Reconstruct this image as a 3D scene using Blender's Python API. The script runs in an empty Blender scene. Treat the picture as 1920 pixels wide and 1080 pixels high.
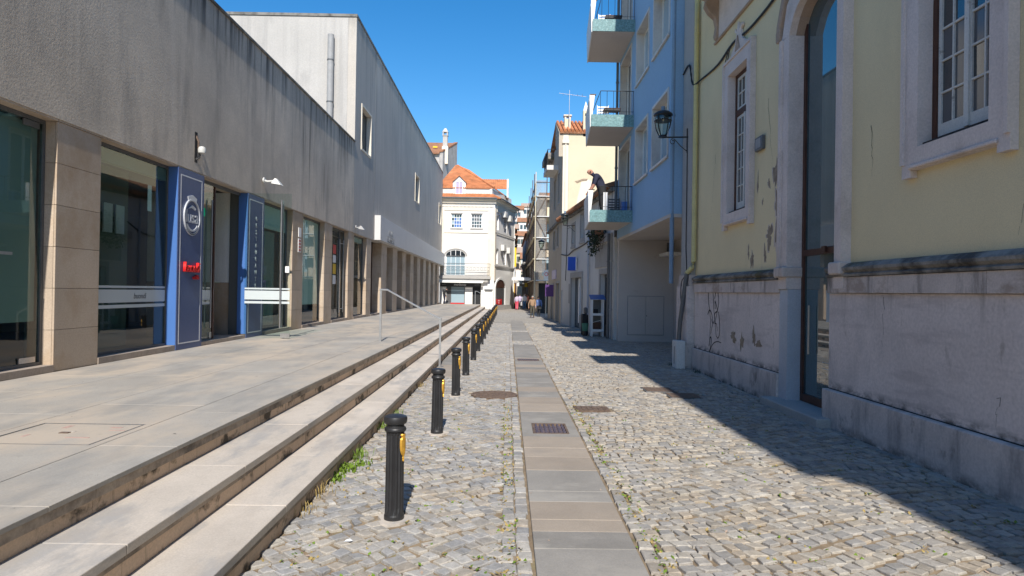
import bpy, bmesh, math, random
import numpy as np
from mathutils import Vector, Matrix
random.seed(7)
rng = np.random.default_rng(7)
C = bpy.context.scene.collection
SC = bpy.context.scene
R = math.radians

# ------------------------------------------------------------------ camera
cam_d = bpy.data.cameras.new("camera")
cam = bpy.data.objects.new("camera", cam_d)
C.objects.link(cam)
cam_d.sensor_width = 36.0
cam_d.lens = 36.0 * 1227 / 1920
cam_d.clip_start = 0.05
cam_d.clip_end = 3000
CAM_H = 1.9
def camera_axes(f=1227., vp=(952., 547.), roll=0.9):
    y = Vector(((vp[0]-960)/f, -(vp[1]-540)/f, 1.0)).normalized()
    z = Vector((math.sin(R(roll)), math.cos(R(roll)), 0.0))
    z = (z - y*(z @ y)).normalized()
    x = z.cross(y)
    right = Vector((x[0], y[0], z[0])); up = Vector((x[1], y[1], z[1])); fwd = Vector((x[2], y[2], z[2]))
    return right, up, fwd
_r, _u, _f = camera_axes()
cam.matrix_world = Matrix(((_r[0], _u[0], -_f[0], 0), (_r[1], _u[1], -_f[1], 0), (_r[2], _u[2], -_f[2], CAM_H), (0, 0, 0, 1)))
SC.camera = cam

# ------------------------------------------------------------------ sun, sky, exposure
SUN = Vector((0.066, -1.08, 1.0)).normalized()
sun_d = bpy.data.lights.new("sun", 'SUN')
sun_d.energy = 4.7
sun_d.angle = R(0.53)
sun_d.color = (1.0, 0.945, 0.86)
sun = bpy.data.objects.new("sun", sun_d)
C.objects.link(sun)
sun.rotation_euler = SUN.to_track_quat('Z', 'Y').to_euler()
world = bpy.data.worlds.new("World")
SC.world = world
world.use_nodes = True
wn = world.node_tree
for n in list(wn.nodes): wn.nodes.remove(n)
wo = wn.nodes.new('ShaderNodeOutputWorld'); wb = wn.nodes.new('ShaderNodeBackground')
sk = wn.nodes.new('ShaderNodeTexSky'); sk.sky_type = 'NISHITA'; sk.sun_disc = False
sk.sun_elevation = math.asin(SUN.z); sk.sun_rotation = math.atan2(SUN.x, SUN.y)
sk.air_density = 1.0; sk.dust_density = 0.25; sk.ozone_density = 2.0; sk.altitude = 0
hs = wn.nodes.new('ShaderNodeHueSaturation'); hs.inputs['Saturation'].default_value = 1.42
wn.links.new(sk.outputs[0], hs.inputs['Color']); wn.links.new(hs.outputs[0], wb.inputs['Color'])
wb.inputs['Strength'].default_value = 0.122
wn.links.new(wb.outputs[0], wo.inputs[0])
SC.view_settings.view_transform = 'Standard'
SC.view_settings.look = 'None'
SC.view_settings.gamma = 1.0
SC.view_settings.use_curve_mapping = False
SC.view_settings.exposure = 0.5
SC.cycles.max_bounces = 8
SC.cycles.transparent_max_bounces = 16
SC.cycles.use_denoising = True

# ------------------------------------------------------------------ materials
class NT:
    def __init__(s, name):
        s.m = bpy.data.materials.new(name); s.m.use_nodes = True
        s.t = s.m.node_tree
        for n in list(s.t.nodes): s.t.nodes.remove(n)
        s.out = s.t.nodes.new('ShaderNodeOutputMaterial')
    def n(s, typ, **k):
        n = s.t.nodes.new(typ)
        for a, b in k.items(): setattr(n, a, b)
        return n
    def l(s, a, b): s.t.links.new(a, b)
    def pos(s, sc=(1, 1, 1)):
        g = s.n('ShaderNodeNewGeometry')
        v = s.n('ShaderNodeVectorMath', operation='MULTIPLY'); v.inputs[1].default_value = sc
        s.l(g.outputs['Position'], v.inputs[0]); return v.outputs[0]
    def noise(s, sc=(1, 1, 1), scale=1.0, detail=4, rough=.55, dist=0.0):
        n = s.n('ShaderNodeTexNoise'); n.inputs['Scale'].default_value = scale
        n.inputs['Detail'].default_value = detail; n.inputs['Roughness'].default_value = rough
        n.inputs['Distortion'].default_value = dist
        s.l(s.pos(sc), n.inputs['Vector']); return n.outputs['Fac']
    def rng(s, v, a, b, c=0.0, d=1.0):
        n = s.n('ShaderNodeMapRange'); n.inputs[1].default_value = a; n.inputs[2].default_value = b
        n.inputs[3].default_value = c; n.inputs[4].default_value = d
        s.l(v, n.inputs[0]); return n.outputs[0]
    def mul(s, a, b, op='MULTIPLY'):
        n = s.n('ShaderNodeMath', operation=op)
        for i, x in enumerate((a, b)):
            if isinstance(x, (int, float)): n.inputs[i].default_value = x
            else: s.l(x, n.inputs[i])
        return n.outputs[0]
    def mix(s, f, a, b, mode='MIX'):
        n = s.n('ShaderNodeMix', data_type='RGBA', blend_type=mode)
        for i, x in ((0, f), (6, a), (7, b)):
            if isinstance(x, (int, float)): n.inputs[i].default_value = x
            elif isinstance(x, (tuple, list)): n.inputs[i].default_value = (*x[:3], 1)
            else: s.l(x, n.inputs[i])
        return n.outputs[2]
    def z(s):
        g = s.n('ShaderNodeNewGeometry'); q = s.n('ShaderNodeSeparateXYZ'); s.l(g.outputs['Position'], q.inputs[0]); return q.outputs

def surf(name, col, var=.12, scale=2.0, rough=.8, bump=.25, bscale=35.0, layers=(), rnd=0.0, rnd_col=None, attr=False, metal=0.0, spec=.35, fine=.06):
    """Principled surface: mottled base colour, extra stain layers (colour, xyz stretch, scale, lo, hi, amount[, (zlo, zhi)]), fine relief."""
    t = NT(name)
    b = t.n('ShaderNodeBsdfPrincipled')
    b.inputs['Roughness'].default_value = rough; b.inputs['Metallic'].default_value = metal
    b.inputs['Specular IOR Level'].default_value = spec
    c = t.mix(t.rng(t.noise(scale=scale, detail=6), .3, .7), [x*(1-var) for x in col], [min(1, x*(1+var)) for x in col])
    if fine:
        c = t.mix(t.rng(t.noise(scale=bscale*1.3, detail=3), .3, .7, 0, 1), c, t.mix(1.0, c, (1-fine*3,)*3, 'MULTIPLY'))
    if rnd or rnd_col:
        oi = t.n('ShaderNodeObjectInfo')
        if rnd: c = t.mix(1.0, c, t.mix(oi.outputs['Random'], (1-rnd,)*3, (1+rnd,)*3), 'MULTIPLY')
        if rnd_col:
            w = t.n('ShaderNodeTexWhiteNoise', noise_dimensions='1D'); t.l(oi.outputs['Random'], w.inputs['W'])
            c = t.mix(t.rng(w.outputs['Value'], .35, .65), c, t.mix(1.0, c, rnd_col, 'MULTIPLY'))
    if attr:
        a = t.n('ShaderNodeAttribute', attribute_name='Col'); c = t.mix(1.0, c, a.outputs['Color'], 'MULTIPLY')
    for L in layers:
        lc, st, ls, lo, hi, am = L[:6]
        f = t.mul(t.rng(t.noise(sc=st, scale=ls, detail=6, rough=.65), lo, hi), am)
        if len(L) > 7: f = t.mul(f, t.rng(t.noise(scale=L[7], detail=2), .47, .60))
        if len(L) > 6 and L[6]: f = t.mul(f, t.rng(t.z()[2], L[6][0], L[6][1]))
        c = t.mix(f, c, lc)
    t.l(c, b.inputs['Base Color'])
    if bump:
        bn = t.n('ShaderNodeBump'); bn.inputs['Strength'].default_value = bump; bn.inputs['Distance'].default_value = .012
        t.l(t.noise(scale=bscale, detail=5, rough=.6), bn.inputs['Height']); t.l(bn.outputs[0], b.inputs['Normal'])
    t.l(b.outputs[0], t.out.inputs[0])
    return t.m

def glass(name, tint=(.8, .9, .87), ior=1.5, frost=0.0, refl=1.0):
    t = NT(name)
    tr = t.n('ShaderNodeBsdfTransparent'); tr.inputs[0].default_value = (*tint, 1)
    gl = t.n('ShaderNodeBsdfGlossy'); gl.inputs['Roughness'].default_value = 0.0; gl.inputs[0].default_value = (refl, refl, refl, 1)
    fr = t.n('ShaderNodeFresnel'); fr.inputs[0].default_value = ior
    ge = t.n('ShaderNodeNewGeometry'); fac = t.mul(fr.outputs[0], t.mul(1.0, ge.outputs['Backfacing'], 'SUBTRACT'))
    mx = t.n('ShaderNodeMixShader'); t.l(fac, mx.inputs[0]); t.l(tr.outputs[0], mx.inputs[1]); t.l(gl.outputs[0], mx.inputs[2])
    o = mx
    if frost:
        d = t.n('ShaderNodeBsdfDiffuse'); d.inputs[0].default_value = (.75, .8, .82, 1)
        m2 = t.n('ShaderNodeMixShader'); m2.inputs[0].default_value = frost
        t.l(mx.outputs[0], m2.inputs[1]); t.l(d.outputs[0], m2.inputs[2]); o = m2
    t.l(o.outputs[0], t.out.inputs[0]); return t.m

def plain(name, col, rough=.5, metal=0.0, emit=0.0, spec=.5, ior=1.5):
    t = NT(name); b = t.n('ShaderNodeBsdfPrincipled')
    b.inputs['IOR'].default_value = ior
    b.inputs['Base Color'].default_value = (*col, 1); b.inputs['Roughness'].default_value = rough
    b.inputs['Metallic'].default_value = metal; b.inputs['Specular IOR Level'].default_value = spec
    if emit:
        b.inputs['Emission Color'].default_value = (*col, 1); b.inputs['Emission Strength'].default_value = emit
    t.l(b.outputs[0], t.out.inputs[0]); return t.m

M = {}
BLK = (.035, .033, .032)
M['render_grey'] = surf('render_grey', (.70, .60, .485), var=.12, scale=.45, bump=.4, bscale=26, layers=(
    ((.33, .295, .255), (1, .5, .55), .5, .44, .66, .55),
    ((.26, .235, .205), (1, 1.6, .35), .9, .53, .70, .5),
    (BLK, (1, 1.5, .05), 1.0, .50, .66, .85, (4.3, 6.6), .2),
    (BLK, (1, 5, .06), 1.0, .53, .64, .8, (4.6, 7.0), .25),
    (BLK, (1, 3.2, .25), 1.0, .48, .64, .9, (6.9, 8.2)),
    ((.72, .64, .55), (1, 2.5, .1), 1.0, .56, .72, .4)))
M['render_sunlit_copy'] = surf('render_sunlit_copy', (.46, .44, .415), var=.08, scale=.4, bump=.4, bscale=22, layers=(  # sunlit copy of the side walls' render, its colour toned down against the sun
    ((.22, .215, .21), (2.5, 2.5, .1), 1.0, .5, .78, .5),
    ((.12, .12, .12), (1, .9, .35), .6, .56, .8, .6),
    ((.5, .49, .46), (4, 4, .1), 1.0, .55, .8, .4)))
M['render_tall'] = surf('render_tall', (.52, .475, .42), var=.09, scale=.4, bump=.4, bscale=26, layers=(
    ((.36, .345, .325), (1, .5, .35), .6, .46, .70, .6),
    ((.15, .145, .14), (1, 2.5, .06), 1.0, .50, .68, .6, None, .12),
    ((.15, .145, .14), (1, 2.2, .25), 1.0, .5, .68, .7, (12.3, 13.6)),
    ((.64, .60, .54), (1, 2.5, .1), 1.0, .56, .72, .5)))
M['coping'] = surf('coping', (.24, .23, .21), rnd=.15, layers=((BLK, (1, 1, 1), 2.5, .45, .65, .7),))
M['cladding'] = surf('cladding', (.52, .42, .325), var=.08, scale=1.1, rough=.55, bump=.06, rnd=.1, layers=(
    ((.33, .215, .115), (1, 1, .8), 1.3, .48, .7, .6),
    ((.34, .235, .14), (1, 1, 1), .55, .50, .62, .6)))
M['stone_sill'] = surf('stone_sill', (.36, .30, .25), layers=(((.12, .1, .08), (1, 1, 1), 3, .5, .75, .5),))
M['slab'] = surf('slab', (.35, .327, .295), var=.13, scale=.8, rough=.72, bump=.12, bscale=60, rnd=.06, layers=(
    ((.43, .365, .295), (1, .5, 1), .62, .46, .60, .85),
    ((.22, .218, .21), (1, .35, 1), 1.3, .50, .64, .6),
    ((.20, .195, .18), (1, 1, 1), 9, .62, .72, .35),
    ((.03, .03, .03), (1, 1, 1), 7, .705, .72, .9)))
M['tread'] = surf('tread', (.52, .465, .405), var=.10, scale=1.2, rough=.75, bump=.15, bscale=60, rnd=.07, layers=(
    ((.29, .285, .28), (1, .35, 1), 1.5, .53, .62, .75),
    ((.24, .22, .2), (1, 1, 1), 10, .6, .75, .4),
    ((.36, .315, .27), (1, .6, 1), 3.2, .50, .68, .5),
    ((.03, .03, .03), (1, 1, 1), 7, .70, .715, .9)))
M['riser'] = surf('riser', (.66, .50, .37), var=.12, scale=1.2, rough=.8, bump=.2, bscale=50, rnd=.08, layers=(
    ((.04, .034, .025), (1, 1.3, 1.6), 1.5, .53, .61, .9),
    ((.2, .16, .07), (1, 2.4, .8), 1.0, .56, .7, .5),
    (BLK, (1, 9, .5), 1.0, .6, .7, .7)))
M['nosing'] = surf('nosing', (.44, .36, .285), var=.2, scale=3, rough=.8, bump=.3, rnd=.12, layers=((BLK, (1, .8, 1), 3, .48, .66, .7),))
M['cobble'] = surf('cobble', (.385, .368, .345), var=.2, scale=16, rough=.62, bump=.5, bscale=70, attr=True, layers=(((.24, .195, .145), (1, 1, 1), 1.1, .52, .70, .45), ((.2, .16, .11), (1, 1, 1), 30, .60, .70, .6), ((.43, .41, .385), (1, 1, 1), .8, .52, .7, .35)), spec=.4, fine=.09)
M['cobble_one'] = M['cobble']
M['bed'] = surf('bed', (.25, .19, .125), var=.3, scale=6, rough=.95, bump=.5, bscale=90, layers=(
    ((.13, .09, .055), (1, 1, 1), 4, .48, .68, .7), ((.13, .14, .03), (1, 1, 1), 1.7, .58, .68, .7)))
def cobble_far():
    t = NT('cobble_far'); b = t.n('ShaderNodeBsdfPrincipled'); b.inputs['Roughness'].default_value = .75
    v = t.n('ShaderNodeTexVoronoi', feature='F1'); v.inputs['Scale'].default_value = 8.5; t.l(t.pos(), v.inputs['Vector'])
    e = t.n('ShaderNodeTexVoronoi', feature='DISTANCE_TO_EDGE'); e.inputs['Scale'].default_value = 8.5; t.l(t.pos(), e.inputs['Vector'])
    hs = t.n('ShaderNodeSeparateColor'); t.l(v.outputs['Color'], hs.inputs[0])
    c = t.mix(hs.outputs[0], (.25, .24, .225), (.38, .355, .32))
    c = t.mix(t.rng(e.outputs['Distance'], .02, .09, .8, 0), c, (.2, .165, .12))
    t.l(c, b.inputs['Base Color'])
    bn = t.n('ShaderNodeBump'); bn.inputs['Strength'].default_value = .5; bn.inputs['Distance'].default_value = .02
    t.l(e.outputs['Distance'], bn.inputs['Height']); t.l(bn.outputs[0], b.inputs['Normal']); t.l(b.outputs[0], t.out.inputs[0]); return t.m
M['cobble_far'] = cobble_far()
M['strip_grey'] = surf('strip_grey', (.25, .235, .215), var=.13, scale=2.2, rough=.7, bump=.12, bscale=70, rnd=.1, layers=(
    ((.32, .30, .27), (.6, 1, 1), 1.3, .54, .64, .6), ((.15, .15, .15), (1, 1, 1), 8, .6, .75, .4)))
M['strip_tan'] = surf('strip_tan', (.325, .275, .225), var=.09, scale=2.2, rough=.7, bump=.12, bscale=70, rnd=.08, layers=(
    ((.25, .22, .19), (.5, 1, 1), 2, .52, .7, .5),))
M['yellow'] = surf('yellow', (.80, .665, .41), var=.05, scale=.5, rough=.85, bump=.12, bscale=70, layers=(
    ((.40, .35, .22), (1, 1.2, .4), .6, .52, .8, .35),
    ((.30, .27, .22), (1, 5, .35), 1.0, .66, .74, .5, (5.2, 3.2))))
M['yellow_flat'] = surf('yellow_flat', (.64, .56, .27), var=.08, scale=3, rough=.6, bump=.05)
M['peeled'] = surf('peeled', (.31, .245, .18), var=.3, scale=6, rough=.9, bump=.6, bscale=40)
M['lilac'] = surf('lilac', (.72, .62, .575), var=.09, scale=.8, rough=.85, bump=.25, bscale=20, layers=(
    ((.30, .275, .27), (1, 1.2, .8), .9, .52, .75, .4),
    ((.25, .2, .16), (1, 2.5, 1.2), 1.1, .62, .72, .6),
    ((.42, .35, .33), (1, .5, 3), 1.4, .54, .66, .45),
    ((.06, .055, .05), (1, 3, 6), 1.3, .40, .58, .85, (.68, .56)),
    ((.2, .17, .15), (1, 4, .3), 1.0, .54, .7, .6, (1.5, 1.95))))
M['plinth'] = surf('plinth', (.63, .55, .51), var=.12, scale=1.5, rough=.9, bump=.35, bscale=25, layers=(
    ((.13, .125, .13), (1, 3, .8), 1.0, .5, .7, .65), ((.06, .06, .055), (1, 1.3, 1), 1.7, .58, .7, .7), ((.05, .05, .045), (1, 2.5, 5), 1.3, .40, .58, .85, (.13, .0))))
M['band'] = surf('band', (.62, .525, .47), var=.12, scale=2, rough=.85, bump=.25, layers=(
    ((.07, .062, .055), (1, 3, .5), 1.3, .54, .68, .75), ((.27, .19, .14), (1, .6, 1), 1.4, .58, .66, .6)))
M['moulding'] = surf('moulding', (.30, .28, .255), var=.2, scale=2, rough=.9, bump=.3, layers=((BLK, (1, 1, 1), 2.2, .42, .6, .85), ((.13, .12, .05), (1, 1, 1), 1.1, .58, .66, .6)))
M['black_seam'] = surf('black_seam', (.05, .047, .045), var=.4, scale=8, rough=.95)
M['surround'] = surf('surround', (.71, .61, .56), var=.08, scale=1.6, rough=.8, bump=.2, bscale=30, layers=(
    ((.36, .285, .235), (1, 1, 1), 1.2, .55, .72, .5), ((.2, .18, .17), (1, 4, .4), 1.0, .62, .78, .4)))
M['surround_warm'] = surf('surround_warm', (.42, .31, .24), var=.12, scale=2.2, rough=.85, bump=.25, layers=(((.2, .15, .12), (1, 1, 1), 2.5, .52, .7, .5),))
M['pale_blue'] = surf('pale_blue', (.46, .49, .54), var=.06, scale=2, rough=.7, bump=.1)
M['brown_wood'] = surf('brown_wood', (.085, .035, .022), var=.3, scale=4, rough=.5, bump=.15, layers=(((.3, .26, .22), (1, 8, .5), 1, .7, .76, .6),))
M['white_wood'] = surf('white_wood', (.66, .645, .60), var=.06, scale=4, rough=.55, bump=.12, layers=(((.2, .18, .15), (1, 3, 3), 2.2, .63, .68, .7),))
M['white'] = surf('white', (.78, .775, .75), var=.04, scale=2, rough=.6, bump=.05, layers=(((.5, .48, .45), (1, 1, .4), 1.2, .56, .8, .4),))
M['white_bright'] = surf('white_bright', (.83, .81, .78), var=.03, scale=.8, rough=.85, bump=.15, layers=(((.6, .58, .54), (1, 1, .4), .9, .56, .8, .4),))  # cleaner, brighter white with few stains
M['fascia'] = surf('fascia', (.62, .61, .60), var=.03, scale=1, rough=.5, bump=0)
M['lamp_white'] = plain('lamp_white', (.52, .52, .50), .45)
M['white_clean'] = plain('white_clean', (.8, .8, .8), .35)
M['blue'] = surf('blue', (.29, .455, .64), var=.05, scale=.5, rough=.8, bump=.1, bscale=30, layers=(((.24, .39, .55), (1, 1.5, .3), .8, .54, .8, .4),))
M['soffit'] = surf('soffit', (.56, .51, .47), var=.05, scale=1, rough=.85, bump=.1)
M['garage'] = surf('garage', (.56, .515, .485), var=.05, scale=1, rough=.85, bump=.12, layers=(((.35, .3, .27), (1, 1, 1), 1.8, .66, .74, .5),))
M['marble'] = surf('marble', (.62, .58, .53), var=.10, scale=2, rough=.4, bump=.03, layers=(((.34, .31, .30), (1, 1, .5), 2.2, .5, .7, .6), ((.5, .33, .22), (1, 1, 1), 1.6, .64, .72, .4)))
M['teal'] = surf('teal', (.155, .285, .295), var=.35, scale=24, rough=.5, bump=.15, bscale=50, layers=(((.34, .44, .43), (1, 1, 1), 12, .55, .72, .5),))
M['white_wall'] = surf('white_wall', (.70, .68, .645), var=.05, scale=.6, rough=.85, bump=.2, layers=(((.40, .385, .36), (1, 1, .3), .9, .52, .75, .5), ((.33, .3, .27), (1, 3, .25), 1.2, .66, .78, .5)))
M['cream'] = surf('cream', (.66, .585, .42), var=.05, scale=.6, rough=.85, bump=.15, layers=(((.5, .44, .33), (1, 1, .5), .8, .55, .8, .4),))
M['cream_pale'] = surf('cream_pale', (.77, .70, .585), var=.05, scale=.8, rough=.85, bump=.1, layers=(((.5, .43, .33), (1, 1, 1), 1.5, .58, .75, .4),))
M['beige'] = surf('beige', (.50, .43, .335), var=.08, scale=.7, rough=.85, bump=.2, layers=(((.3, .26, .21), (1, 1, .4), 1.0, .54, .78, .5),))
M['stone_grey'] = surf('stone_grey', (.42, .405, .385), var=.12, scale=2, rough=.85, bump=.2, layers=(((.2, .19, .18), (1, 1, 1), 2, .54, .75, .5),))
M['old_wall'] = surf('old_wall', (.46, .44, .42), var=.15, scale=1, rough=.9, bump=.3, layers=(((.2, .19, .18), (2, 2, .2), .8, .52, .75, .6), ((.6, .58, .55), (1, 1, 1), .8, .55, .65, .6)))
M['terracotta'] = surf('terracotta', (.52, .20, .085), var=.25, scale=1.6, rough=.85, bump=.3, layers=(((.28, .12, .06), (1, 1, 1), .9, .54, .7, .5), ((.55, .33, .16), (1, 1, 1), 3, .6, .75, .5)))
M['terracotta_old'] = surf('terracotta_old', (.34, .16, .085), var=.3, scale=2, rough=.9, bump=.3, layers=(((.16, .1, .07), (1, 1, 1), 1.5, .5, .7, .6),))
M['iron'] = surf('iron', (.022, .022, .024), var=.2, scale=8, rough=.42, bump=.08, bscale=60, spec=.5, layers=(((.10, .10, .10), (2, 2, .6), 7, .66, .78, .35),))
M['black'] = plain('black', (.02, .02, .022), .5)
M['dark'] = plain('dark', (.012, .013, .015), .6)
M['gold'] = surf('gold', (.72, .40, .06), var=.15, scale=30, rough=.38, bump=.2, bscale=80, metal=.55, layers=(((.35, .16, .02), (1, 1, 1), 25, .55, .7, .5),))
M['steel'] = surf('steel', (.52, .52, .53), var=.08, scale=6, rough=.34, bump=.02, metal=.85)
M['steel_dark'] = surf('steel_dark', (.15, .155, .16), var=.1, scale=6, rough=.5, bump=.03, metal=.3)
M['rust'] = surf('rust', (.15, .105, .08), var=.35, scale=14, rough=.75, bump=.4, bscale=60, metal=.2, layers=(((.26, .2, .15), (1, 1, 1), 9, .52, .7, .6),))
M['grate'] = surf('grate', (.125, .10, .125), var=.2, scale=10, rough=.55, bump=.2, metal=.35)
M['pipe_blue'] = surf('pipe_blue', (.20, .29, .40), var=.1, scale=3, rough=.55, bump=.05)
M['pipe_grey'] = surf('pipe_grey', (.33, .33, .33), var=.12, scale=3, rough=.6, bump=.05)
M['cable'] = plain('cable', (.015, .015, .017), .6)
M['graffiti'] = plain('graffiti', (.012, .012, .014), .7)
M['panel_blue'] = surf('panel_blue', (.065, .10, .225), var=.04, scale=1, rough=.35, bump=0)
M['panel_side'] = plain('panel_side', (.065, .16, .42), .4)
M['silver'] = plain('silver', (.62, .64, .68), .35, .3)
M['red'] = plain('red', (.65, .02, .02), .4)
M['green_lit'] = plain('green_lit', (.0, .32, .17), .5, emit=.55)
M['blind_green'] = plain('blind_green', (.17, .20, .16), .7)
M['screen'] = plain('screen', (.22, .265, .26), .8)
M['room'] = plain('room', (.10, .107, .105), .8)
M['room_floor'] = plain('room_floor', (.05, .05, .05), .5)
M['clear'] = glass('clear', (.80, .90, .87), 1.62)
M['door_glass'] = glass('door_glass', (.90, .95, .93), 1.35)
M['frosted'] = glass('frosted', (.7, .78, .78), 1.4, frost=.6)
M['pane'] = plain('pane', (.012, .017, .022), .02, ior=2.1)
M['pane_teal'] = plain('pane_teal', (.025, .075, .09), .02, ior=2.5)
M['pane_milky'] = plain('pane_milky', (.10, .10, .105), .12, spec=.6)
M['pane_light'] = plain('pane_light', (.30, .40, .46), .08, spec=.7)
M['leaf'] = surf('leaf', (.12, .19, .02), var=.4, scale=40, rough=.55, bump=0, fine=0)
M['leaf_dark'] = surf('leaf_dark', (.025, .045, .02), var=.4, scale=20, rough=.6, bump=0, fine=0)
M['straw'] = surf('straw', (.30, .22, .08), var=.3, scale=40, rough=.8, bump=0, fine=0)
M['tree'] = surf('tree', (.04, .075, .02), var=.5, scale=1, rough=.8, bump=0, fine=0)
M['ground'] = surf('ground', (.3, .28, .24), var=.2, scale=.2, rough=.95)
M['paint_red'] = plain('paint_red', (.50, .17, .13), .8)
M['paint_faint'] = surf('paint_faint', (.43, .29, .25), var=.2, scale=30)
M['reflection_white'] = plain('reflection_white', (.72, .76, .74), .8)
M['yellow_sign'] = plain('yellow_sign', (.80, .50, .02), .5)
M['blue_sign'] = plain('blue_sign', (.02, .10, .55), .4)
M['purple'] = plain('purple', (.09, .03, .16), .5)
M['lilac_sign'] = plain('lilac_sign', (.42, .36, .52), .5)
M['ac'] = plain('ac', (.62, .61, .58), .5)
M['skin'] = plain('skin', (.48, .26, .18), .55)
M['skin_tan'] = plain('skin_tan', (.40, .19, .125), .5)
M['navy'] = plain('navy', (.016, .018, .04), .85)
M['dark_cloth'] = plain('dark_cloth', (.02, .02, .022), .9)
M['brown_cloth'] = plain('brown_cloth', (.29, .185, .115), .9)
M['green_cloth'] = plain('green_cloth', (.075, .068, .052), .9)
M['blue_shirt'] = plain('blue_shirt', (.13, .20, .42), .85)
M['white_cloth'] = plain('white_cloth', (.72, .72, .70), .85)
M['jeans'] = plain('jeans', (.05, .15, .30), .85)
M['pink_cloth'] = plain('pink_cloth', (.68, .08, .14), .85)
M['lilac_cloth'] = plain('lilac_cloth', (.42, .36, .46), .85)
M['hair_grey'] = plain('hair_grey', (.35, .33, .31), .8)
M['hair_dark'] = plain('hair_dark', (.03, .02, .015), .7)
M['shoe'] = plain('shoe', (.10, .03, .02), .6)
def net():
    t = NT('net'); d = t.n('ShaderNodeBsdfDiffuse'); d.inputs[0].default_value = (.36, .34, .32, 1)
    tr = t.n('ShaderNodeBsdfTransparent'); mx = t.n('ShaderNodeMixShader')
    t.l(t.rng(t.noise(sc=(1, .5, .3), scale=1.2), .3, .7, .2, .5), mx.inputs[0]); t.l(tr.outputs[0], mx.inputs[1]); t.l(d.outputs[0], mx.inputs[2]); t.l(mx.outputs[0], t.out.inputs[0]); return t.m
M['net'] = net()

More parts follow.
